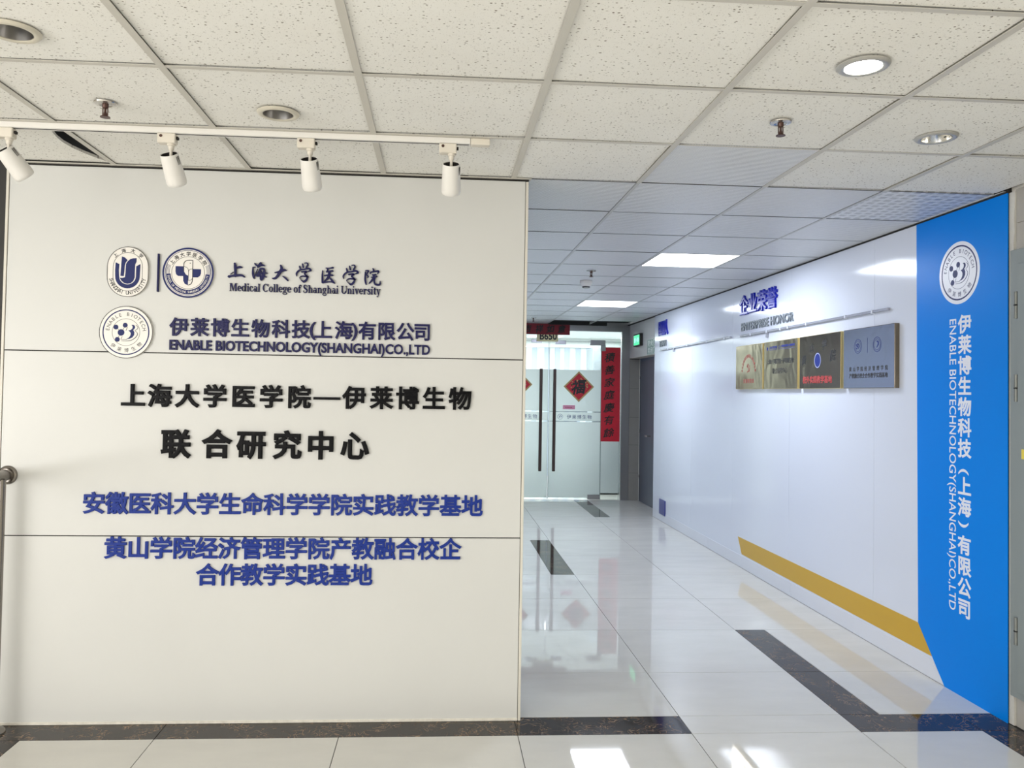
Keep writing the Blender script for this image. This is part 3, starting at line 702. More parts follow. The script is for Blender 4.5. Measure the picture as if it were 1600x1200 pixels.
s = sign('blue_practice_base_lettering', 'wide line of royal blue Chinese letters just above the lower wall seam', (-2.8, WY, .955))
cjk_line('安徽医科大学生命科学学院实践教学基地', FL, -2.802, -.967, .9575, 1.0575, LD, 'navy2', s, off=.024)
s = sign('blue_college_lettering', 'royal blue Chinese line directly below the lower wall seam', (-2.7, WY, .75))
cjk_line('黄山学院经济管理学院产教融合校企', FL, -2.700, -1.066, .7535, .8535, LD, 'navy2', s, off=.024)
s = sign('blue_cooperation_lettering', 'lowest and shortest royal blue Chinese line on the cream wall', (-2.28, WY, .63))
cjk_line('合作教学实践基地', FL, -2.284, -1.478, .632, .732, LD, 'navy2', s, off=.024)

# ---- divider bar between the crests
b = MB().bbox((-2.4965, WY-.012, 1.984), (-2.4885, WY, 2.161), .001).build('divider_bar', 'navy', None)
tag(b, 'thin upright navy bar between the oval crest and the round crest', 'wall sign')

# ---- round logo with molecule
def arc_text(txt, F, cx, cy, r, a0, a1, w_, h_, depth, m, parent, d0, off=0.0, inward=False, latin=True):
    n = len(txt)
    for i, ch in enumerate(txt):
        if ch == ' ': continue
        a = math.radians(a0+(a1-a0)*i/max(1, n-1))
        rot = a+PI/2 if inward else a-PI/2
        me = glyph(ch, off)
        if latin:
            aw = advance(ch)*w_/.6
            px_, py_ = cx+r*math.cos(a), cy+r*math.sin(a)
            dx = Matrix.Rotation(rot, 2) @ Vector((-.5*advance(ch)*w_, -.34*h_))
            put(me, F, px_+dx.x, py_+dx.y, w_, h_, depth, m, parent, rot=rot, d0=d0, name='letter')
        else:
            put(me, F, cx+r*math.cos(a), cy+r*math.sin(a), w_, h_, depth, m, parent, rot=rot, d0=d0)
def biotech_seal(F, cx, cy, R, parent, th, mw='plate', mi='inkk', mn='navyprint', full=True):
    k = R/495.0; e = .0006
    MB().disc(cx, cy, R, 0, th, F, 72).build('plate', mw, parent)
    MB().ring(cx, cy, R*.978, R*1.001, th-.0002, th+e, F, 72).build('outline', mi, parent)
    MB().ring(cx, cy, 412*k, 433*k, th-.0002, th+e, F, 72).build('blue_ring', mn, parent)
    MB().ring(cx, cy, 252*k, 258*k, th-.0002, th+e, F, 64).build('inner_ring', mi, parent)
    def p(x, y): return (cx+(x-580)*k, cy-(y-600)*k)
    d = MB()
    for x, y, r in ((393, 508, 45), (563, 468, 45), (490, 607, 62), (425, 740, 45)): d.disc(*p(x, y), r*k, th-.0002, th+e*1.5, F, 28)
    d.build('molecule', mn, parent)
    b_ = MB()
    for q in ([(420, 530, 7), (450, 560, 7)], [(548, 508, 7), (520, 560, 7)], [(605, 505, 8), (580, 568, 8)], [(440, 705, 7), (462, 660, 7)], [(515, 680, 7), (490, 735, 7)],
              [(760, 460, 6), (795, 500, 9), (780, 545, 9), (745, 562, 6), (790, 615, 9), (780, 670, 12), (720, 730, 12), (640, 764, 9), (500, 768, 6)], [(495, 738, 6), (600, 738, 8)]):
        b_.stroke([(*p(x, y), w_*k) for x, y, w_ in q], th-.0002, th+e*1.2, F)
    b_.build('line_work', mi, parent)
    MB().prism([p(*q) for q in ((675, 462), (705, 458), (735, 470), (748, 500), (738, 530), (712, 556), (735, 600), (732, 650), (700, 698), (650, 724), (590, 732), (640, 700), (665, 660), (670, 620), (655, 590), (622, 568), (668, 556), (695, 530), (702, 500), (695, 475))], th-.0002, th+e*1.8, F).build('crescent', mn, parent)
    if full:
        arc_text('ENABLE BIOTECH', F, cx, cy, 342*k, 172, 10, 92*k, 95*k, .0006, mi, parent, th)
        arc_text('伊莱博生物', F, cx, cy, 342*k, 228, 318, 80*k, 80*k, .0006, mi, parent, th, inward=True, latin=False)
s = thing('round_biotech_logo', 'round white logo with blue molecule crossing the upper wall seam', 'logo', (-2.629, WY, 1.793))
biotech_seal(FL, -2.629, 1.793, .1205, s, .011)

# ---- oval university crest
s = thing('oval_crest', 'white oval crest with a blue emblem, leftmost on the cream wall', 'crest', (-2.629, WY, 2.073))
def stadium(cx, cy, w_, h_, n=20):
    r = w_/2; d = h_/2-r; pts = []
    for i in range(n+1): a = PI*i/n; pts.append((cx+r*math.cos(a), cy+d+r*math.sin(a)))
    for i in range(n+1): a = PI+PI*i/n; pts.append((cx+r*math.cos(a), cy-d+r*math.sin(a)))
    return pts
cx, cy = -2.629, 2.073
MB().prism(stadium(cx, cy, .187, .233), 0, .010, FL).build('plate', 'plate', s)
MB().prism(stadium(cx, cy, .1872, .2332), .0098, .0108, FL, [stadium(cx, cy, .182, .228)]).build('outline', 'inkk', s)
MB().prism(stadium(cx, cy, .133, .180), .0098, .0107, FL, [stadium(cx, cy, .1295, .1765)]).build('inner_outline', 'inkk', s)
k = .000330
def q(x, y): return (cx+(x-372)*k, cy-(y-402)*k)
U = [(205, 275), (200, 380), (203, 465)] + [(370-167*math.cos(PI*i/14), 468+168*math.sin(PI*i/14)) for i in range(1, 14)] + [(537, 465), (540, 380), (542, 290), (487, 322), (485, 470)] + [(370+114*math.cos(PI*i/12), 472+108*math.sin(PI*i/12)) for i in range(1, 12)] + [(256, 470), (250, 380), (255, 297)]
MB().prism([q(*p_) for p_ in U], .0098, .0112, FL).build('cup_shape', 'navyprint', s)
MB().prism([q(*p_) for p_ in ((288, 188), (330, 205), (366, 240), (340, 275), (328, 320), (325, 400), (318, 466), (274, 462), (278, 380), (282, 290))], .0098, .0112, FL).build('left_petal', 'navyprint', s)
MB().prism([q(*p_) for p_ in ((345, 300), (365, 258), (400, 226), (440, 212), (488, 207), (487, 260), (470, 296), (468, 400), (468, 480), (450, 530), (415, 562), (370, 572), (325, 560), (290, 530), (265, 490), (300, 492), (335, 480), (342, 420))], .0098, .0112, FL).build('right_petal', 'navyprint', s)
arc_text('上海大学', FL, cx, cy+.022, .0785, 137, 43, .0185, .0185, .0006, 'inkk', s, .010, latin=False, off=.02)
for i, ch in enumerate('SHANGHAI UNIVERSITY'):
    if ch == ' ': continue
    a = math.radians(191 + (349-191)*i/18); rr = .0755
    px_, py_ = cx+rr*math.cos(a), cy-.022+rr*math.sin(a)
    rot = a+PI/2; dx = Matrix.Rotation(rot, 2) @ Vector((-.5*advance(ch)*.020, -.34*.025))
    put(glyph(ch, .01), FL, px_+dx.x, py_+dx.y, .020, .025, .0006, 'inkk', s, rot=rot, d0=.010, name='letter')

# ---- round medical crest with the cross and bird
s = thing('round_medical_crest', 'round navy-ringed crest with a blue cross and white bird', 'crest', (-2.356, WY, 2.075))
cx, cy, k = -2.356, 2.0755, .000338
def q(x, y): return (cx+(x-1195)*k, cy-(y-415)*k)
MB().disc(cx, cy, 345*k, 0, .010, FL, 72).build('plate', 'plate', s)
rg = MB()
for r0, r1 in ((322, 346), (306, 312)): rg.ring(cx, cy, r0*k, r1*k, .0098, .0108, FL, 72)
rg.build('outer_rings', 'navyprint', s)
MB().ring(cx, cy, 219*k, 224*k, .0098, .0107, FL, 64).build('inner_ring', 'inkk', s)
MB().ring(cx, cy, 236*k, 297*k, .0098, .0107, FL, 40, a0=math.radians(184), a1=math.radians(356)).build('lower_band', 'navyprint', s)
rg = MB()
for r_ in (252, 268, 284, 297):
    rg.ring(cx, cy, r_*k, (r_+5)*k, .0098, .0107, FL, 10, a0=math.radians(157), a1=math.radians(184)); rg.ring(cx, cy, r_*k, (r_+5)*k, .0098, .0107, FL, 10, a0=math.radians(-4), a1=math.radians(23))
rg.build('fan_lines', 'navyprint', s)
MB().prism([q(*p_) for p_ in ((1025, 328), (1133, 328), (1140, 400), (1165, 440), (1196, 455), (1196, 586), (1155, 570), (1133, 530), (1130, 462), (1062, 462), (1035, 440), (1025, 400))], .0098, .0110, FL).build('cross', 'navyprint', s)
MB().prism([q(*p_) for p_ in ((1256, 362), (1368, 362), (1368, 420), (1355, 455), (1325, 476), (1256, 476))], .0098, .0110, FL).build('cross', 'navyprint', s)
bd = MB()
for st_ in ([(1136, 400, 9), (1135, 300, 9), (1150, 262, 9), (1190, 243, 9), (1255, 242, 9)], [(1255, 242, 9), (1255, 380, 9), (1255, 510, 9), (1240, 565, 9), (1198, 585, 9)], [(1140, 330, 5), (1185, 350, 5), (1200, 400, 5), (1198, 520, 5)], [(1200, 400, 5), (1215, 370, 5), (1250, 360, 5)], [(1200, 520, 5), (1235, 515, 5), (1250, 495, 5)]):
    bd.stroke([(*q(x, y), w_*k) for x, y, w_ in st_], .0098, .0111, FL)
bd.disc(*q(1220, 282), 6*k, .0098, .0111, FL, 12)
bd.build('bird_outline', 'inkk', s)
arc_text('上海大学医学院', FL, cx, cy, 262*k, 147, 33, .0195, .0195, .0006, 'inkk', s, .010, latin=False, off=.02)
arc_text('SCHOOL OF MEDICINE SHANGHAI UNIVERSITY', FL, cx, cy, 266*k, 190, 350, .0125, .0145, .0005, 'plate', s, .0107, inward=True)

# ================================================================== HANDRAIL (left edge)
t = thing('handrail', 'stainless steel stair handrail fixed to the left end of the cream wall', 'railing', (-3.15, WY, 0))
def tube(a, b, r, n=28): 
    a, b = Vector(a), Vector(b); z = (b-a); L = z.length; Tm = Matrix.Translation(a) @ z.to_track_quat('Z', 'Y').to_matrix().to_4x4()
    return MB().lathe([(r, 0), (r, L)], Tm, n)
tube((-3.139, WY-.004, 1.13), (-3.139, -3.4, 1.13), .0255).build('top_rail', 'steel', t, smooth=True)
Tm = basis((-3.139, WY, 1.13), (1, 0, 0), (0, 0, 1), (0, -1, 0))
MB().lathe([(.043, 0), (.043, .004), (.040, .009), (.034, .012), (.030, .010), (.0255, .010)], Tm, 36).build('wall_flange', 'steel', t, smooth=True)
for yy in (.085, -1.1, -2.3):
    p = tube((-3.124, yy, 0), (-3.124, yy, 1.118), .0185).build('post', 'steel', t, smooth=True)
    MB().lathe([(.048, 0), (.048, .006), (.040, .016), (.026, .022), (.02, .022)], Matrix.Translation((-3.124, yy, 0)), 32).build('post_flange', 'steel', p, smooth=True)
# ================================================================== RIGHT WALL
wr = MB().box((WX+.004, .085, 0), (WX+.12, 6.5, H+.02)).build('wall_right', 'gapm', kind='structure')
def rpoly(pts, z0, z1): return MB().prism([(-y, z) for y, z in pts][::-1], z0, z1, FR)
seams = [.802, 1.283, 2.516, 3.745, 4.965, 6.17, 6.5]
for y0, y1 in zip(seams[:-1], seams[1:]):
    MB().bbox((WX, y0+.0010, 0.0), (WX+.006, y1-.0010, H-.010), .0008).build('panel', 'gwhite', wr)
MB().box((WX+.0005, .085, 0.0), (WX+.006, .802, H-.010)).build('panel', 'gwhite', wr)
# skirting with a cut end that follows the blue sheet
for pts in ([(.560, .004), (2.4735, .004), (2.4735, .109), (.672, .109)], [(2.4765, .004), (4.4, .004), (4.4, .109), (2.4765, .109)], [(4.403, .004), (6.5, .004), (6.5, .109), (4.403, .109)]):
    rpoly(pts, 0, .0035).build('baseboard_right', 'skirt', kind='structure')
rpoly([(3.58, .267), (.800, .274), (.676, .123), (3.484, .123)], .0, .0012).build('yellow_stripe', 'yellow', wr, label='ochre yellow stripe along the foot of the white wall')
MB().box((WX-.001, 6.494, 0), (WX+.06, 6.506, H-.01)).build('corner_trim', 'gwhite', wr)
# blue end sheet
s = thing('blue_wall_sheet', 'tall glossy blue wall sheet with white logo and vertical company name', 'wall sign', (WX, .45, 0))
rpoly([(.079, 0), (.560, 0), (.800, .274), (.815, 1.4), (.828, H-.012), (.079, H-.012)], 0, .0045).build('sheet', 'blue', s)
lg = MB().disc(-.445, 2.222, .1665, .0045, .0048, FR, 72).build('logo_disc', 'film', s)
def seal_on_blue():
    R = .1665; k = R/495.; cx, cy, th = -.445, 2.222, .0049
    MB().ring(cx, cy, 412*k, 436*k, th, th+.0002, FR, 72).build('blue_ring', 'navyprint', lg)
    MB().ring(cx, cy, 252*k, 258*k, th, th+.0002, FR, 64).build('inner_ring', 'navyprint', lg)
    def p(x, y): return (cx+(x-580)*k, cy-(y-600)*k)
    d = MB()
    for x, y, r in ((393, 508, 45), (563, 468, 45), (490, 607, 62), (425, 740, 45)): d.disc(*p(x, y), r*k, th, th+.0003, FR, 28)
    d.build('molecule', 'navyprint', lg)
    b_ = MB()
    for q_ in ([(420, 530, 7), (450, 560, 7)], [(548, 508, 7), (520, 560, 7)], [(605, 505, 8), (580, 568, 8)], [(440, 705, 7), (462, 660, 7)], [(515, 680, 7), (490, 735, 7)],
              [(760, 460, 6), (795, 500, 9), (780, 545, 9), (745, 562, 6), (790, 615, 9), (780, 670, 12), (720, 730, 12), (640, 764, 9), (500, 768, 6)], [(495, 738, 6), (600, 738, 8)]):
        b_.stroke([(*p(x, y), w_*k) for x, y, w_ in q_], th, th+.00025, FR)
    b_.build('line_work', 'navyprint', lg)
    MB().prism([p(*q_) for q_ in ((675, 462), (705, 458), (735, 470), (748, 500), (738, 530), (712, 556), (735, 600), (732, 650), (700, 698), (650, 724), (590, 732), (640, 700), (665, 660), (670, 620), (655, 590), (622, 568), (668, 556), (695, 530), (702, 500), (695, 475))], th, th+.0004, FR).build('crescent', 'navyprint', lg)
    arc_text('ENABLE BIOTECH', FR, cx, cy, 342*k, 172, 10, 92*k, 95*k, .0003, 'navyprint', lg, th)
    arc_text('伊莱博生物', FR, cx, cy, 342*k, 228, 318, 80*k, 80*k, .0003, 'navyprint', lg, th, inward=True, latin=False)
seal_on_blue()
vt = '伊莱博生物科技（上海）有限公司'
zc = 1.947; step = (1.947-.463)/13.9
zpos = []
z = 1.947
for ch in vt:
    d_ = .108 if ch not in '（）' else .088
    zpos.append(z - (0 if ch not in '（）' else -.0)); z -= d_
sc_ = (1.947-.463)/(zpos[0]-zpos[-1])
for ch, zz in zip(vt, zpos):
    zf = 1.947-(1.947-zz)*sc_
    if ch == '（': put(glyph('(', .02), FR, -.397-.028, zf+.005, .105, .085, .0004, 'film', s, rot=-PI/2, d0=.0045)
    elif ch == '）': put(glyph(')', .02), FR, -.397-.028, zf+.03, .105, .085, .0004, 'film', s, rot=-PI/2, d0=.0045)
    else: put(glyph(ch, .028), FR, -.397, zf, .100, .094, .0004, 'film', s, d0=.0045)
latin_line('ENABLE BIOTECHNOLOGY(SHANGHAI)CO.,LTD', FR, -1.984, -.427, -.521, .055, .0004, 'film', s, off=.006, d0=.0045, rot=-PI/2)

# ---- heading and bar signs on the white wall (raised acrylic)
def heading(chars, eng, y0, y1, zb, zt, ey0, ey1, ezb, ecap, by0, by1, bz, clips, lab_, lab2, lab3):
    s = thing('raised_heading', lab_, 'wall lettering', (WX, y1, zb))
    w_ = (y0-y1)/len(chars)*.98
    cjk_line(chars, FR, -y0, -y1, zb, zt, .016, 'blueac', s, off=.03, d0=.0, widths=w_)
    s = thing('raised_english_heading', lab2, 'wall lettering', (WX, ey1, ezb))
    latin_line(eng, FR, -ey0, -ey1, ezb, ecap, .010, 'silver', s, off=.016)
    s = thing('mounting_bar', lab3, 'wall bar', (WX, by1, bz))
    MB().bbox((WX-.020, by1, bz-.0085), (WX-.004, by0, bz+.0085), .002).build('bar', 'bar', s)
    for i, y in enumerate(clips):
        MB().bbox((WX-.023, y-.007, bz-.013), (WX, y+.007, bz+.013), .002).build('clip', 'gwhite', s)
heading('企业荣誉', 'ENTERPRISE HONOR', 3.555, 2.742, 2.282, 2.462, 3.533, 2.443, 2.142, .072, 3.531, 1.10, 2.097, (3.28, 2.93, 2.66, 2.52, 2.20, 1.62, 1.28),
        'raised royal blue Chinese heading above the row of metal plaques', 'raised grey English capitals under the blue heading above the plaques', 'long silver wall bar directly above the metal plaques')
heading('团队', 'TEAM', 6.30, 5.885, 2.290, 2.472, 6.271, 5.958, 2.151, .074, 6.208, 3.772, 2.106, (5.85, 5.1, 4.45, 3.93),
        'raised royal blue two-character heading near the fire door', 'raised grey English word under the two-character blue heading', 'silver wall bar under the two-character heading, farther from the camera')
hk = MB().bbox((WX-.022, 2.925, 2.045), (WX-.004, 2.94, 2.092), .001).build('cable_hook', 'bar'); tag(hk, 'small hook hanging from the long silver bar above the plaques', 'hook')
hk2 = MB().bbox((WX-.022, 5.60, 2.06), (WX-.004, 5.63, 2.10), .001).build('cable_hook', 'bar'); tag(hk2, 'small hook hanging from the farther silver bar', 'hook')

# ---- plaques
TP = .030
def plaque(y0, y1, zb, zt, m, label, edge='gold'):
    s = thing('metal_plaque', label, 'plaque', (WX, y1, zb), 'row of metal plaques on the white wall')
    MB().bbox((WX-TP, y1, zb), (WX, y0, zt), .0015).build('box', edge, s)
    MB().box((WX-TP-.0012, y1+.003, zb+.003), (WX-TP+.0005, y0-.003, zt-.003)).build('face', m, s)
    return s, basis((WX-TP-.0012, 0, 0), (0, -1, 0), (0, 0, 1), (-1, 0, 0))
pz0, pz1 = 1.612, 2.002
s, F = plaque(3.585, 2.975, pz0, pz1, 'brass', 'brass plaque with red arched lettering and red emblem, leftmost of the row')
cx, cz = -3.28, 1.775
arc_text('中共伊莱博生物科技上海有限公司', F, cx, cz-.02, .150, 172, 8, .022, .032, .0005, 'inkr', s, 0, latin=False, off=.02)
e = MB(); 
e.ring(cx, cz+.02, .022, .029, 0, .0006, F, 20, a0=math.radians(-120), a1=math.radians(80)); e.stroke([(cx-.03, cz+.05, .008), (cx+.022, cz-.008, .008)], 0, .0006, F); e.stroke([(cx-.034, cz+.034, .012), (cx-.008, cz+.058, .012)], 0, .0006, F); e.stroke([(cx-.012, cz-.002, .008), (cx-.03, cz-.014, .008)], 0, .0006, F)
e.build('red_emblem', 'inkr', s)
cjk_line('支部委员会', F, cx-.12, cx+.12, 1.665, 1.705, .0005, 'inkr', s, off=.02, name='character')
s, F = plaque(2.945, 2.310, pz0, pz1, 'brass', 'brass plaque with two black centred lines and small blue print at its top')
cx = -2.63
cjk_line('上海大学医学院一伊莱博生物', F, cx-.25, cx+.25, 1.815, 1.857, .0005, 'inkk', s, off=.024)
cjk_line('联合研究中心', F, cx-.14, cx+.14, 1.735, 1.782, .0005, 'inkk', s, off=.024)
cjk_line('上海大学医学院', F, cx-.215, cx-.055, 1.940, 1.962, .0005, 'inkb', s, off=.03)
cjk_line('伊莱博生物科技上海有限公司', F, cx+.025, cx+.27, 1.944, 1.964, .0005, 'inkb', s, off=.03)
pr = MB().box((0, 0, 0), (.16, .0035, .0005), F @ Matrix.Translation((cx-.215, 1.930, 0))).box((0, 0, 0), (.245, .0035, .0005), F @ Matrix.Translation((cx+.025, 1.930, 0)))
pr.disc(cx-.245, 1.945, .014, 0, .0005, F, 20); pr.ring(cx-.01, 1.946, .012, .016, 0, .0005, F, 20); pr.build('small_print', 'inkb', s)
s, F = plaque(2.275, 1.650, pz0, pz1, 'brassd', 'dark brass plaque with blue oval crest and bright red bottom line')
cx = -1.985
MB().ring(cx, 1.815, .0, .052, 0, .0005, F, 32, ry=1.1).build('oval_crest', 'inkb', s)
MB().ring(cx, 1.815, .045, .048, .0005, .0008, F, 32, ry=1.1).build('crest_ring', 'film', s)
for ch, u, v, sz in (('黄', -2.20, 1.825, .065), ('山', -2.075, 1.91, .06), ('学', -1.885, 1.925, .065), ('院', -1.76, 1.845, .075)):
    put(glyph(ch, .03, 'brush'), F, u, v, sz, sz, .0005, 'inkk', s)
cjk_line('校外实践教学基地', F, cx-.235, cx+.215, 1.650, 1.705, .0005, 'inkr', s, off=.03)
s, F = plaque(1.612, 1.002, pz0, pz1, 'steelp', 'silver steel plaque with two round blue logos, nearest the blue sheet', 'brassd')
cx = -1.30
for px_ in (-1.425, -1.195):
    l2 = MB().ring(px_, 1.885, .044, .047, 0, .0005, F, 36).ring(px_, 1.885, .034, .036, 0, .0005, F, 36)
    if px_ < -1.3:
        for x, y, r in ((-.018, .010, .005), (-.002, .014, .005), (-.009, 0, .007), (-.015, -.014, .005)): l2.disc(px_+x, 1.885+y, r, 0, .0006, F, 14)
        l2.stroke([(px_+.008, 1.90, .004), (px_+.014, 1.885, .008), (px_+.004, 1.87, .004)], 0, .0006, F)
    else:
        l2.stroke([(px_-.006, 1.905, .004), (px_+.010, 1.90, .010), (px_+.012, 1.885, .010), (px_-.006, 1.865, .003)], 0, .0006, F)
    l2.build('round_logo', 'inkb', s)
MB().box((0, 0, 0), (.002, .095, .0005), F @ Matrix.Translation((-1.31, 1.838, 0))).build('divider', 'inkb', s)
cjk_line('黄山学院经济管理学院', F, cx-.235, cx+.225, 1.722, 1.752, .0005, 'inkk', s, off=.02)
cjk_line('产教融合校企合作教学实践基地', F, cx-.235, cx+.225, 1.677, 1.709, .0005, 'inkk', s, off=.024)
# cover plate near the floor
t = thing('cover_plate', 'small navy blue cover plate low on the white wall near its far end', 'wall plate', (WX, 6.06, .18))
MB().bbox((WX-.012, 5.93, .085), (WX, 6.185, .268), .003).build('plate', 'plateb', t)
MB().box((WX-.0125, 5.95, .105), (WX-.012, 6.165, .248)).build('insert', 'plateb', t)

# ---- tiled wall, broken plaster edge and electrical cabinet at the right edge of the photo
tw = MB().box((WX+.022, -3.0, 0), (WX+.14, .085, H+.02)).build('wall_right', 'caulk', kind='structure')
for z0, z1 in ((0, .6), (.6, 1.2), (1.2, 1.8), (1.8, 2.404), (2.404, H)):
    for y0, y1 in ((-.36, .045), (-.77, -.363), (-1.18, -.773)):
        MB().bbox((WX+.014, y0+.001, z0+.001), (WX+.024, y1-.001, z1-.001), .001).build('wall_tile', 'btile', tw)
pl = []
random.seed(3)
for i in range(41):
    z = i*(H-.01)/40; pl.append((-.062+random.uniform(-.007, .006), z))
MB().prism([(-.088, 0)] + [(-p_[0]*-1, p_[1]) for p_ in pl][0:0] + [(-.050+random.uniform(-.006, .006), i*(H-.01)/40) for i in range(41)] + [(-.088, H-.01)], -.022, -.008, FR).build('plaster_edge', 'plaster', tw)
MB().box((WX+.02, -9.0, 0), (WX+.14, -3.0, H+.02)).build('wall_right', 'lobby', kind='structure')
t = thing('electrical_cabinet', 'grey metal electrical cabinet at the right edge of the photo beside the blue sheet', 'cabinet', (WX, -.4, .145))
CX = WX-.020
MB().bbox((CX, -.86, .150), (WX+.014, .040, 2.268), .002).build('frame', 'cab', t)
dr = MB().bbox((CX-.014, -.80, .185), (CX+.001, -.027, 2.195), .002).build('cabinet_door', 'cab', t)
MB().box((CX-.0010, -.030, .185), (CX+.002, -.0255, 2.195)).build('door_gap', 'cabd', t)
for zc_ in (2.000, 1.606, .465):
    hg = MB().lathe([(.010, -.064), (.010, -.004), (.007, -.003), (.007, .003), (.010, .004), (.010, .064)], Matrix.Translation((CX-.009, -.012, zc_)), 20).build('hinge', 'hingem', t, smooth=True)
    MB().lathe([(.0078, -.0028), (.0105, -.0026), (.0105, .0026), (.0078, .0028)], Matrix.Translation((CX-.009, -.012, zc_)), 20).build('hinge_washer', 'cabd', hg)
MB().box((CX-.0155, -.16, 1.275), (CX-.014, -.055, 1.320)).build('warning_label', 'yellowlab', dr)
MB().lathe([(.018, 0), (.018, .012), (.012, .018), (.001, .018)], basis((CX-.014, -.72, 1.2), (0, -1, 0), (0, 0, 1), (-1, 0, 0)), 20).build('lock', 'hingem', dr, smooth=True)

# ================================================================== RECESSED FIRE DOOR past the white wall
SX = 1.605
wrr = MB().box((SX, 6.5, 2.084), (SX+.20, EY+.0, H+.02)).build('wall_right', 'greywall', kind='structure')
MB().box((SX+.20, 6.4, 0), (SX+.36, EY+.1, H)).build('wall_right', 'greywall', kind='structure')
MB().box((WX+.12, 6.38, 0), (1.9, 6.5, H)).build('trim_8', 'greywall', kind='structure')
MB().box((SX-.001, 6.5, 2.078), (SX+.2, EY, 2.084)).build('trim_9', 'trim', kind='structure')
je = MB().box((SX, EY-.004, 0), (SX+.20, EY+.1, 2.084)).build('wall_jamb', 'grout', kind='structure')
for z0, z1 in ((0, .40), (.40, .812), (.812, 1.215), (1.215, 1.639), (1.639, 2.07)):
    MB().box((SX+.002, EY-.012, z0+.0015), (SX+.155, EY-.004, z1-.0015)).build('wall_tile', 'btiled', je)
d = MB().box((SX+.155, 6.6, 0), (SX+.20, EY-.004, 2.078)).build('door_1', 'fframe', kind='structure')
MB().box((SX+.150, EY-.02, 0), (SX+.158, EY-.004, 2.07)).build('door_seal', 'trim', d)
MB().box((SX+.150, 6.75, .012), (SX+.156, EY-.075, 2.035)).build('door_leaf', 'fdoor', d)
MB().box((SX+.147, EY-.078, .012), (SX+.1555, EY-.072, 2.035)).build('leaf_gap', 'black', d)
for zz in (1.80, 1.02, .36):
    MB().lathe([(.011, -.02), (.011, .02)], Matrix.Translation((SX+.147, EY-.045, zz)), 12).build('hinge', 'chrome', d, smooth=True)
MB().box((SX+.10, 7.35, .965), (SX+.112, 7.48, .985)).box((SX+.112, 7.35, .965), (SX+.15, 7.365, .985)).build('lever_handle', 'chrome', d)
# exit sign and green door sign
t = thing('exit_sign', 'lit green emergency exit sign box above the fire door', 'exit sign', (SX, 7.42, 2.31)); Fs = basis((SX, 0, 0), (0, -1, 0), (0, 0, 1), (-1, 0, 0))
MB().bbox((SX-.045, 7.245, 2.225), (SX, 7.60, 2.398), .003).build('housing', 'black', t)
MB().box((SX-.0465, 7.27, 2.243), (SX-.045, 7.58, 2.380)).build('lit_face', 'green', t)
pp = MB().box((0, 0, 0), (.04, .07, .0006), Fs @ Matrix.Translation((-7.55, 2.275, .0465))).prism([(-7.47, 2.275), (-7.47, 2.35), (-7.42, 2.3125)], .0465, .0471, Fs).box((0, 0, 0), (.07, .06, .0006), Fs @ Matrix.Translation((-7.38, 2.283, .0465)))
pp.build('pictogram', 'greenw', t)
t = thing('fire_door_notice', 'dark green notice with white characters over the fire door, partly hidden by the white wall', 'sign', (SX, 6.85, 2.18))
MB().box((SX-.004, 6.56, 2.085), (SX, 7.0, 2.288)).build('board', 'gsign', t)
MB().box((-7.0, 2.09, .004), (-6.57, 2.094, .0046), Fs).box((-7.0, 2.284, .004), (-6.57, 2.288, .0046), Fs).box((-7.0, 2.19, .004), (-6.57, 2.193, .0046), Fs).build('border', 'gsw', t)
cjk_line('防火门', Fs, -6.97, -6.60, 2.198, 2.278, .0006, 'gsw', t, off=.02, d0=.004, widths=.11)
cjk_line('常闭门', Fs, -6.97, -6.60, 2.100, 2.182, .0006, 'gsw', t, off=.02, d0=.004, widths=.11)

# ================================================================== GLASS FRONT at the end of the corridor
wb = MB().box((XR-.1, EY-.02, 2.468), (SX, EY+.06, H+.03)).build('trim_10', 'steeld', kind='structure')
MB().box((1.487, EY-.02, 0), (SX-.002, EY+.06, 2.468)).build('trim_11', 'steeld', kind='structure')
MB().box((XR-.1, EY-.02, 0), (XR+.06, EY+.06, 2.468)).build('trim_12', 'steeld', kind='structure')
MB().box((.386, EY-.06, H-.02), (1.25, EY-.03, H+.03)).build('trim_13', 'black', kind='structure')
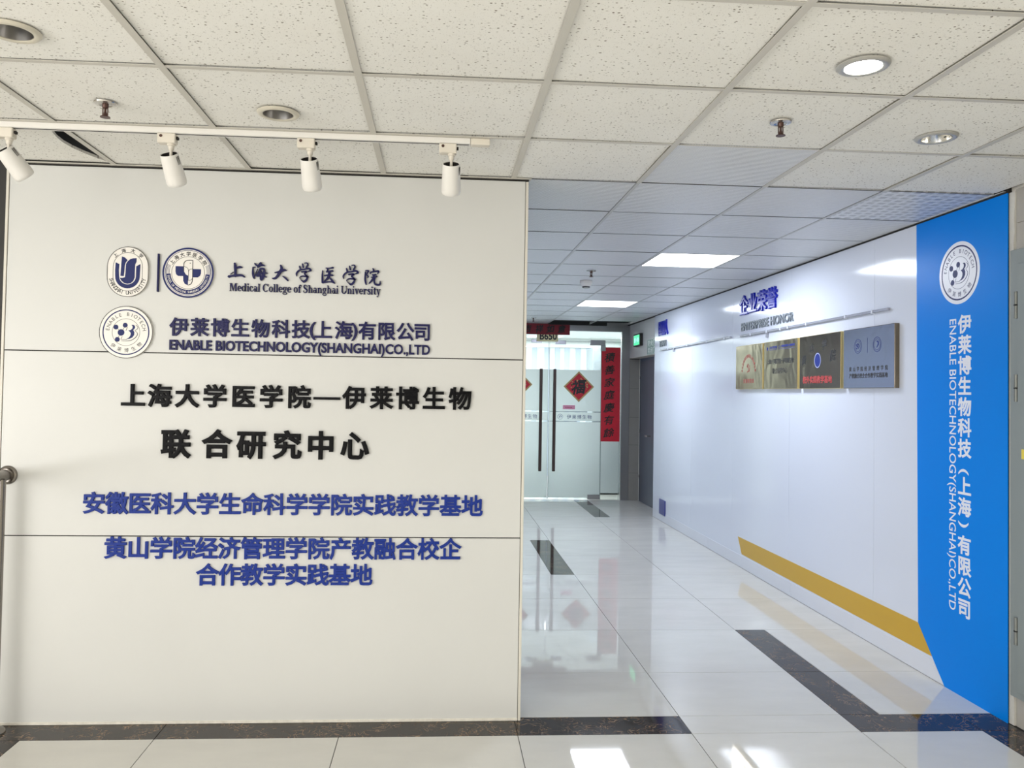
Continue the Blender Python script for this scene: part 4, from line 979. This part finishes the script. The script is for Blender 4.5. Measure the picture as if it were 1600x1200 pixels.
# transom and side lights
wn = MB().box((XR+.06, EY+.014, 2.318), (1.483, EY+.026, 2.466)).build('window_1', 'glass', kind='structure')
MB().box((XR+.06, EY+.012, 2.312), (1.483, EY+.028, 2.318)).build('edge', 'gedge', wn)
wn2 = MB().box((1.197, EY+.014, .004), (1.483, EY+.026, 2.31)).build('window_2', 'glass', kind='structure')
MB().sheet(1.197, 1.457, .10, .86, EY+.0125).sheet(1.460, 1.466, .004, 2.31, EY+.0125).build('frosted_film', 'frost', wn2)
MB().box((1.190, EY+.012, .004), (1.196, EY+.028, 2.31)).build('edge', 'gedge', wn2)
wn3 = MB().box((XR+.06, EY+.014, .004), (-.345, EY+.026, 2.31)).build('window_3', 'glass', kind='structure')
def leaf(n, x0, x1, hx, hinge_right):
    d = MB().box((x0, EY+.014, .012), (x1, EY+.026, 2.308)).build('door_%d' % n, 'glass', kind='structure')
    MB().sheet(x0+.002, x1-.002, .03, 1.135, EY+.0125).build('frosted_film', 'frost', d)
    MB().sheet(x0+.002, x1-.002, 1.150, 1.275, EY+.0125).build('frosted_film', 'frost', d)
    MB().sheet(x0+.002, x1-.002, 1.290, 1.898, EY+.0125).build('frosted_film', 'frost', d)
    for xx in (x0, x1-.004): MB().box((xx, EY+.013, .012), (xx+.004, EY+.027, 2.308)).build('edge', 'gedge', d)
    h = MB().bbox((hx-.022, EY-.055, .415), (hx+.022, EY-.03, 1.905), .006).build('door_handle', 'brown', d)
    for zz in (.55, 1.16, 1.77): MB().lathe([(.012, 0), (.012, .075)], basis((hx, EY+.03, zz), (1, 0, 0), (0, 0, 1), (0, -1, 0)), 14).build('standoff', 'chrome', h)
    MB().bbox((x1-.18 if hinge_right else x0, EY, .008), (x1 if hinge_right else x0+.18, EY+.04, .075), .003).build('patch_fitting', 'steeld', d)
    return d
dl_ = leaf(2, -.345, .410, .295, False); dr_ = leaf(3, .420, 1.188, .495, True)
MB().bbox((.150, EY-.004, 2.285), (.305, EY+.044, 2.335), .003).build('lock_fitting', 'bar', dl_)
MB().bbox((.505, EY-.004, 2.268), (.660, EY+.044, 2.325), .003).build('lock_fitting', 'bar', dr_)
MB().bbox((1.02, EY-.004, 2.265), (1.245, EY+.044, 2.340), .003).bbox((1.18, EY-.003, 2.18), (1.25, EY+.043, 2.265), .003).build('pivot_fitting', 'steeld', dr_)
for k_, (a0_, b0_) in enumerate(((.43, .99), (1.10, 1.18))):
    MB().box((a0_, EY+.008, 1.278), (b0_, EY+.0132, 1.289)).box((a0_-.03 if k_ == 0 else a0_, EY+.008, 1.137), (b0_-.15 if k_ == 0 else b0_, EY+.0132, 1.147)).build('dark_strip', 'rgrey', dr_)
# printed company band on the doors
Fd = basis((0, EY+.009, 0), (1, 0, 0), (0, 0, 1), (0, -1, 0))
cjk_line('伊莱博生物', Fd, .690, 1.055, 1.178, 1.240, .0004, 'inkb', dr_, off=.0)
rl = MB().ring(.590, 1.209, .036, .040, 0, .0004, Fd, 28)
for x, y, r in ((-.015, .010, .005), (-.006, 0, .007), (-.012, -.013, .005), (.002, .012, .005)): rl.disc(.59+x, 1.209+y, r, 0, .0005, Fd, 12)
rl.stroke([(.602, 1.225, .004), (.610, 1.209, .008), (.600, 1.195, .004)], 0, .0005, Fd); rl.build('round_logo', 'inkb', dr_)
cjk_line('伊莱博生物', Fd, -.115, .250, 1.178, 1.240, .0004, 'inkb', dl_, off=.0)
# red festival papers
def diamond(cx, cz, lab_):
    t = thing('festival_diamond', lab_, 'paper decoration', (cx, EY, cz), 'red diamond festival papers on the glass doors'); F_ = basis((0, EY+.008, 0), (1, 0, 0), (0, 0, 1), (0, -1, 0)); r = .226
    MB().prism([(cx-r, cz), (cx, cz-r), (cx+r, cz), (cx, cz+r)], 0, .002, F_).build('gold_border', 'goldp', t)
    r2 = .196; MB().prism([(cx-r2, cz), (cx, cz-r2), (cx+r2, cz), (cx, cz+r2)], .002, .0026, F_).build('red_field', 'red', t)
    g = MB(); random.seed(11)
    for i in range(18):
        a = random.uniform(0, 6.28); rr = random.uniform(.09, .125); g.disc(cx+rr*math.cos(a), cz+rr*math.sin(a), random.uniform(.006, .014), .0026, .003, F_, 8)
    g.build('gold_flowers', 'goldp', t)
    put(glyph('福', .032, 'brush'), F_, cx, cz, .190, .200, .0006, 'inkk', t, d0=.0031)
diamond(.860, 1.652, 'red and gold diamond paper with black calligraphy on the right glass door')
diamond(-.052, 1.672, 'red and gold diamond paper on the left glass door, mostly hidden by the cream wall')
F_ = basis((0, EY+.008, 0), (1, 0, 0), (0, 0, 1), (0, -1, 0))
t = thing('couplet_scroll', 'tall red paper couplet with seven black characters beside the glass door', 'paper decoration', (1.32, EY, .85))
MB().box((1.192, .856, 0), (1.472, 2.238, .002), F_).build('paper', 'red', t)
for i, ch in enumerate('積善家庭慶有餘'):
    put(glyph(ch, .02, 'brush'), F_, 1.315, 2.092-i*(2.092-.985)/6, .142, .128, .0006, 'inkk', t, d0=.002)
t = thing('door_lintel_banner', 'horizontal dark red banner with four black characters over the glass doors', 'banner', (.3, EY, 2.4))
FB = basis((0, EY-.05, 0), (1, 0, 0), (0, 0, 1), (0, -1, 0))
MB().box((-.55, 2.405, -.028), (.705, 2.562, .002), FB).build('cloth', 'redd', t)
for ch, u in zip('吉祥如意', (.095, .265, .430, .595)): put(glyph(ch, .03, 'brush'), FB, u-.008, 2.487, .105, .105, .0006, 'inkk', t, d0=.002)
t = thing('room_number_plate', 'gold room number plate under the red banner over the doors', 'number plate', (.40, EY, 2.32))
MB().bbox((.225, EY-.024, 2.305), (.540, EY+.0, 2.420), .004).build('plate', 'goldplate', t)
FN = basis((0, EY-.024, 0), (1, 0, 0), (0, 0, 1), (0, -1, 0))
latin_line('B650', FN, .262, .520, 2.330, .105, .003, 'inkk', t, off=.02, name='digit')
t = MB().box((.628, 1.320, 0), (.806, 1.380, .001), F_).build('pink_notice', 'pink'); tag(t, 'small pink paper label on the right glass door under the diamond paper', 'notice')
pt = MB()
for i in range(5): pt.box((.665+i*.021, 1.340, .001), (.680+i*.021, 1.352, .0014), F_)
pt.build('print', 'inkr', t)

# ---- office seen through the glass
MB().box((-3, EY+.1, 2.60), (3.2, 12.7, 2.66)).build('ceiling_office', 'rwhite', kind='structure')
bw = MB().box((-3, 11.5, 0), (3.2, 11.6, 2.66)).build('wall_back', 'rwhite', kind='structure')
for i in range(22):
    x = -.9+i*.21 + random.uniform(-.02, .02); MB().box((x, 11.47, .0), (x+.09, 11.50, 2.42)).build('wall_slat', 'rstripe', bw)
MB().box((-3, 11.42, 2.42), (3.2, 11.50, 2.50)).build('trim_14', 'rwhite', kind='structure')
MB().box((2.35, EY+.1, 0), (2.45, 11.5, 2.66)).build('wall_right', 'rwhite', kind='structure')
MB().box((-2.9, EY+.1, 0), (-2.8, 11.5, 2.66)).build('wall_left', 'rwhite', kind='structure')
t = thing('office_locker', 'tall grey locker standing in the office behind the glass door', 'locker', (1.47, 8.9, 0))
MB().bbox((1.18, 8.65, .03), (1.76, 9.15, 2.26), .005).build('body', 'rgrey', t)
MB().bbox((1.20, 8.635, .08), (1.465, 8.652, 2.22), .003).build('locker_door', 'rgrey', t)
MB().bbox((1.475, 8.635, .08), (1.74, 8.652, 2.22), .003).build('locker_door', 'rgrey', t)
MB().bbox((1.20, 8.67, 0), (1.74, 9.13, .03), .003).build('plinth', 'black', t)

# ================================================================== LOBBY behind the camera (keeps the light in)
MB().box((-7.1, -9.1, 0), (WX+.14, -9.0, H)).build('wall_behind', 'lobby', kind='structure')
MB().box((-7.1, -9.0, -.3), (-7.0, WY+1.6, H)).build('wall_stair_side', 'lobby', kind='structure')
MB().box((-7.0, -9.0, -.3), (-3.23, WY+1.5, -.28)).build('floor_stair', 'tile', kind='structure')
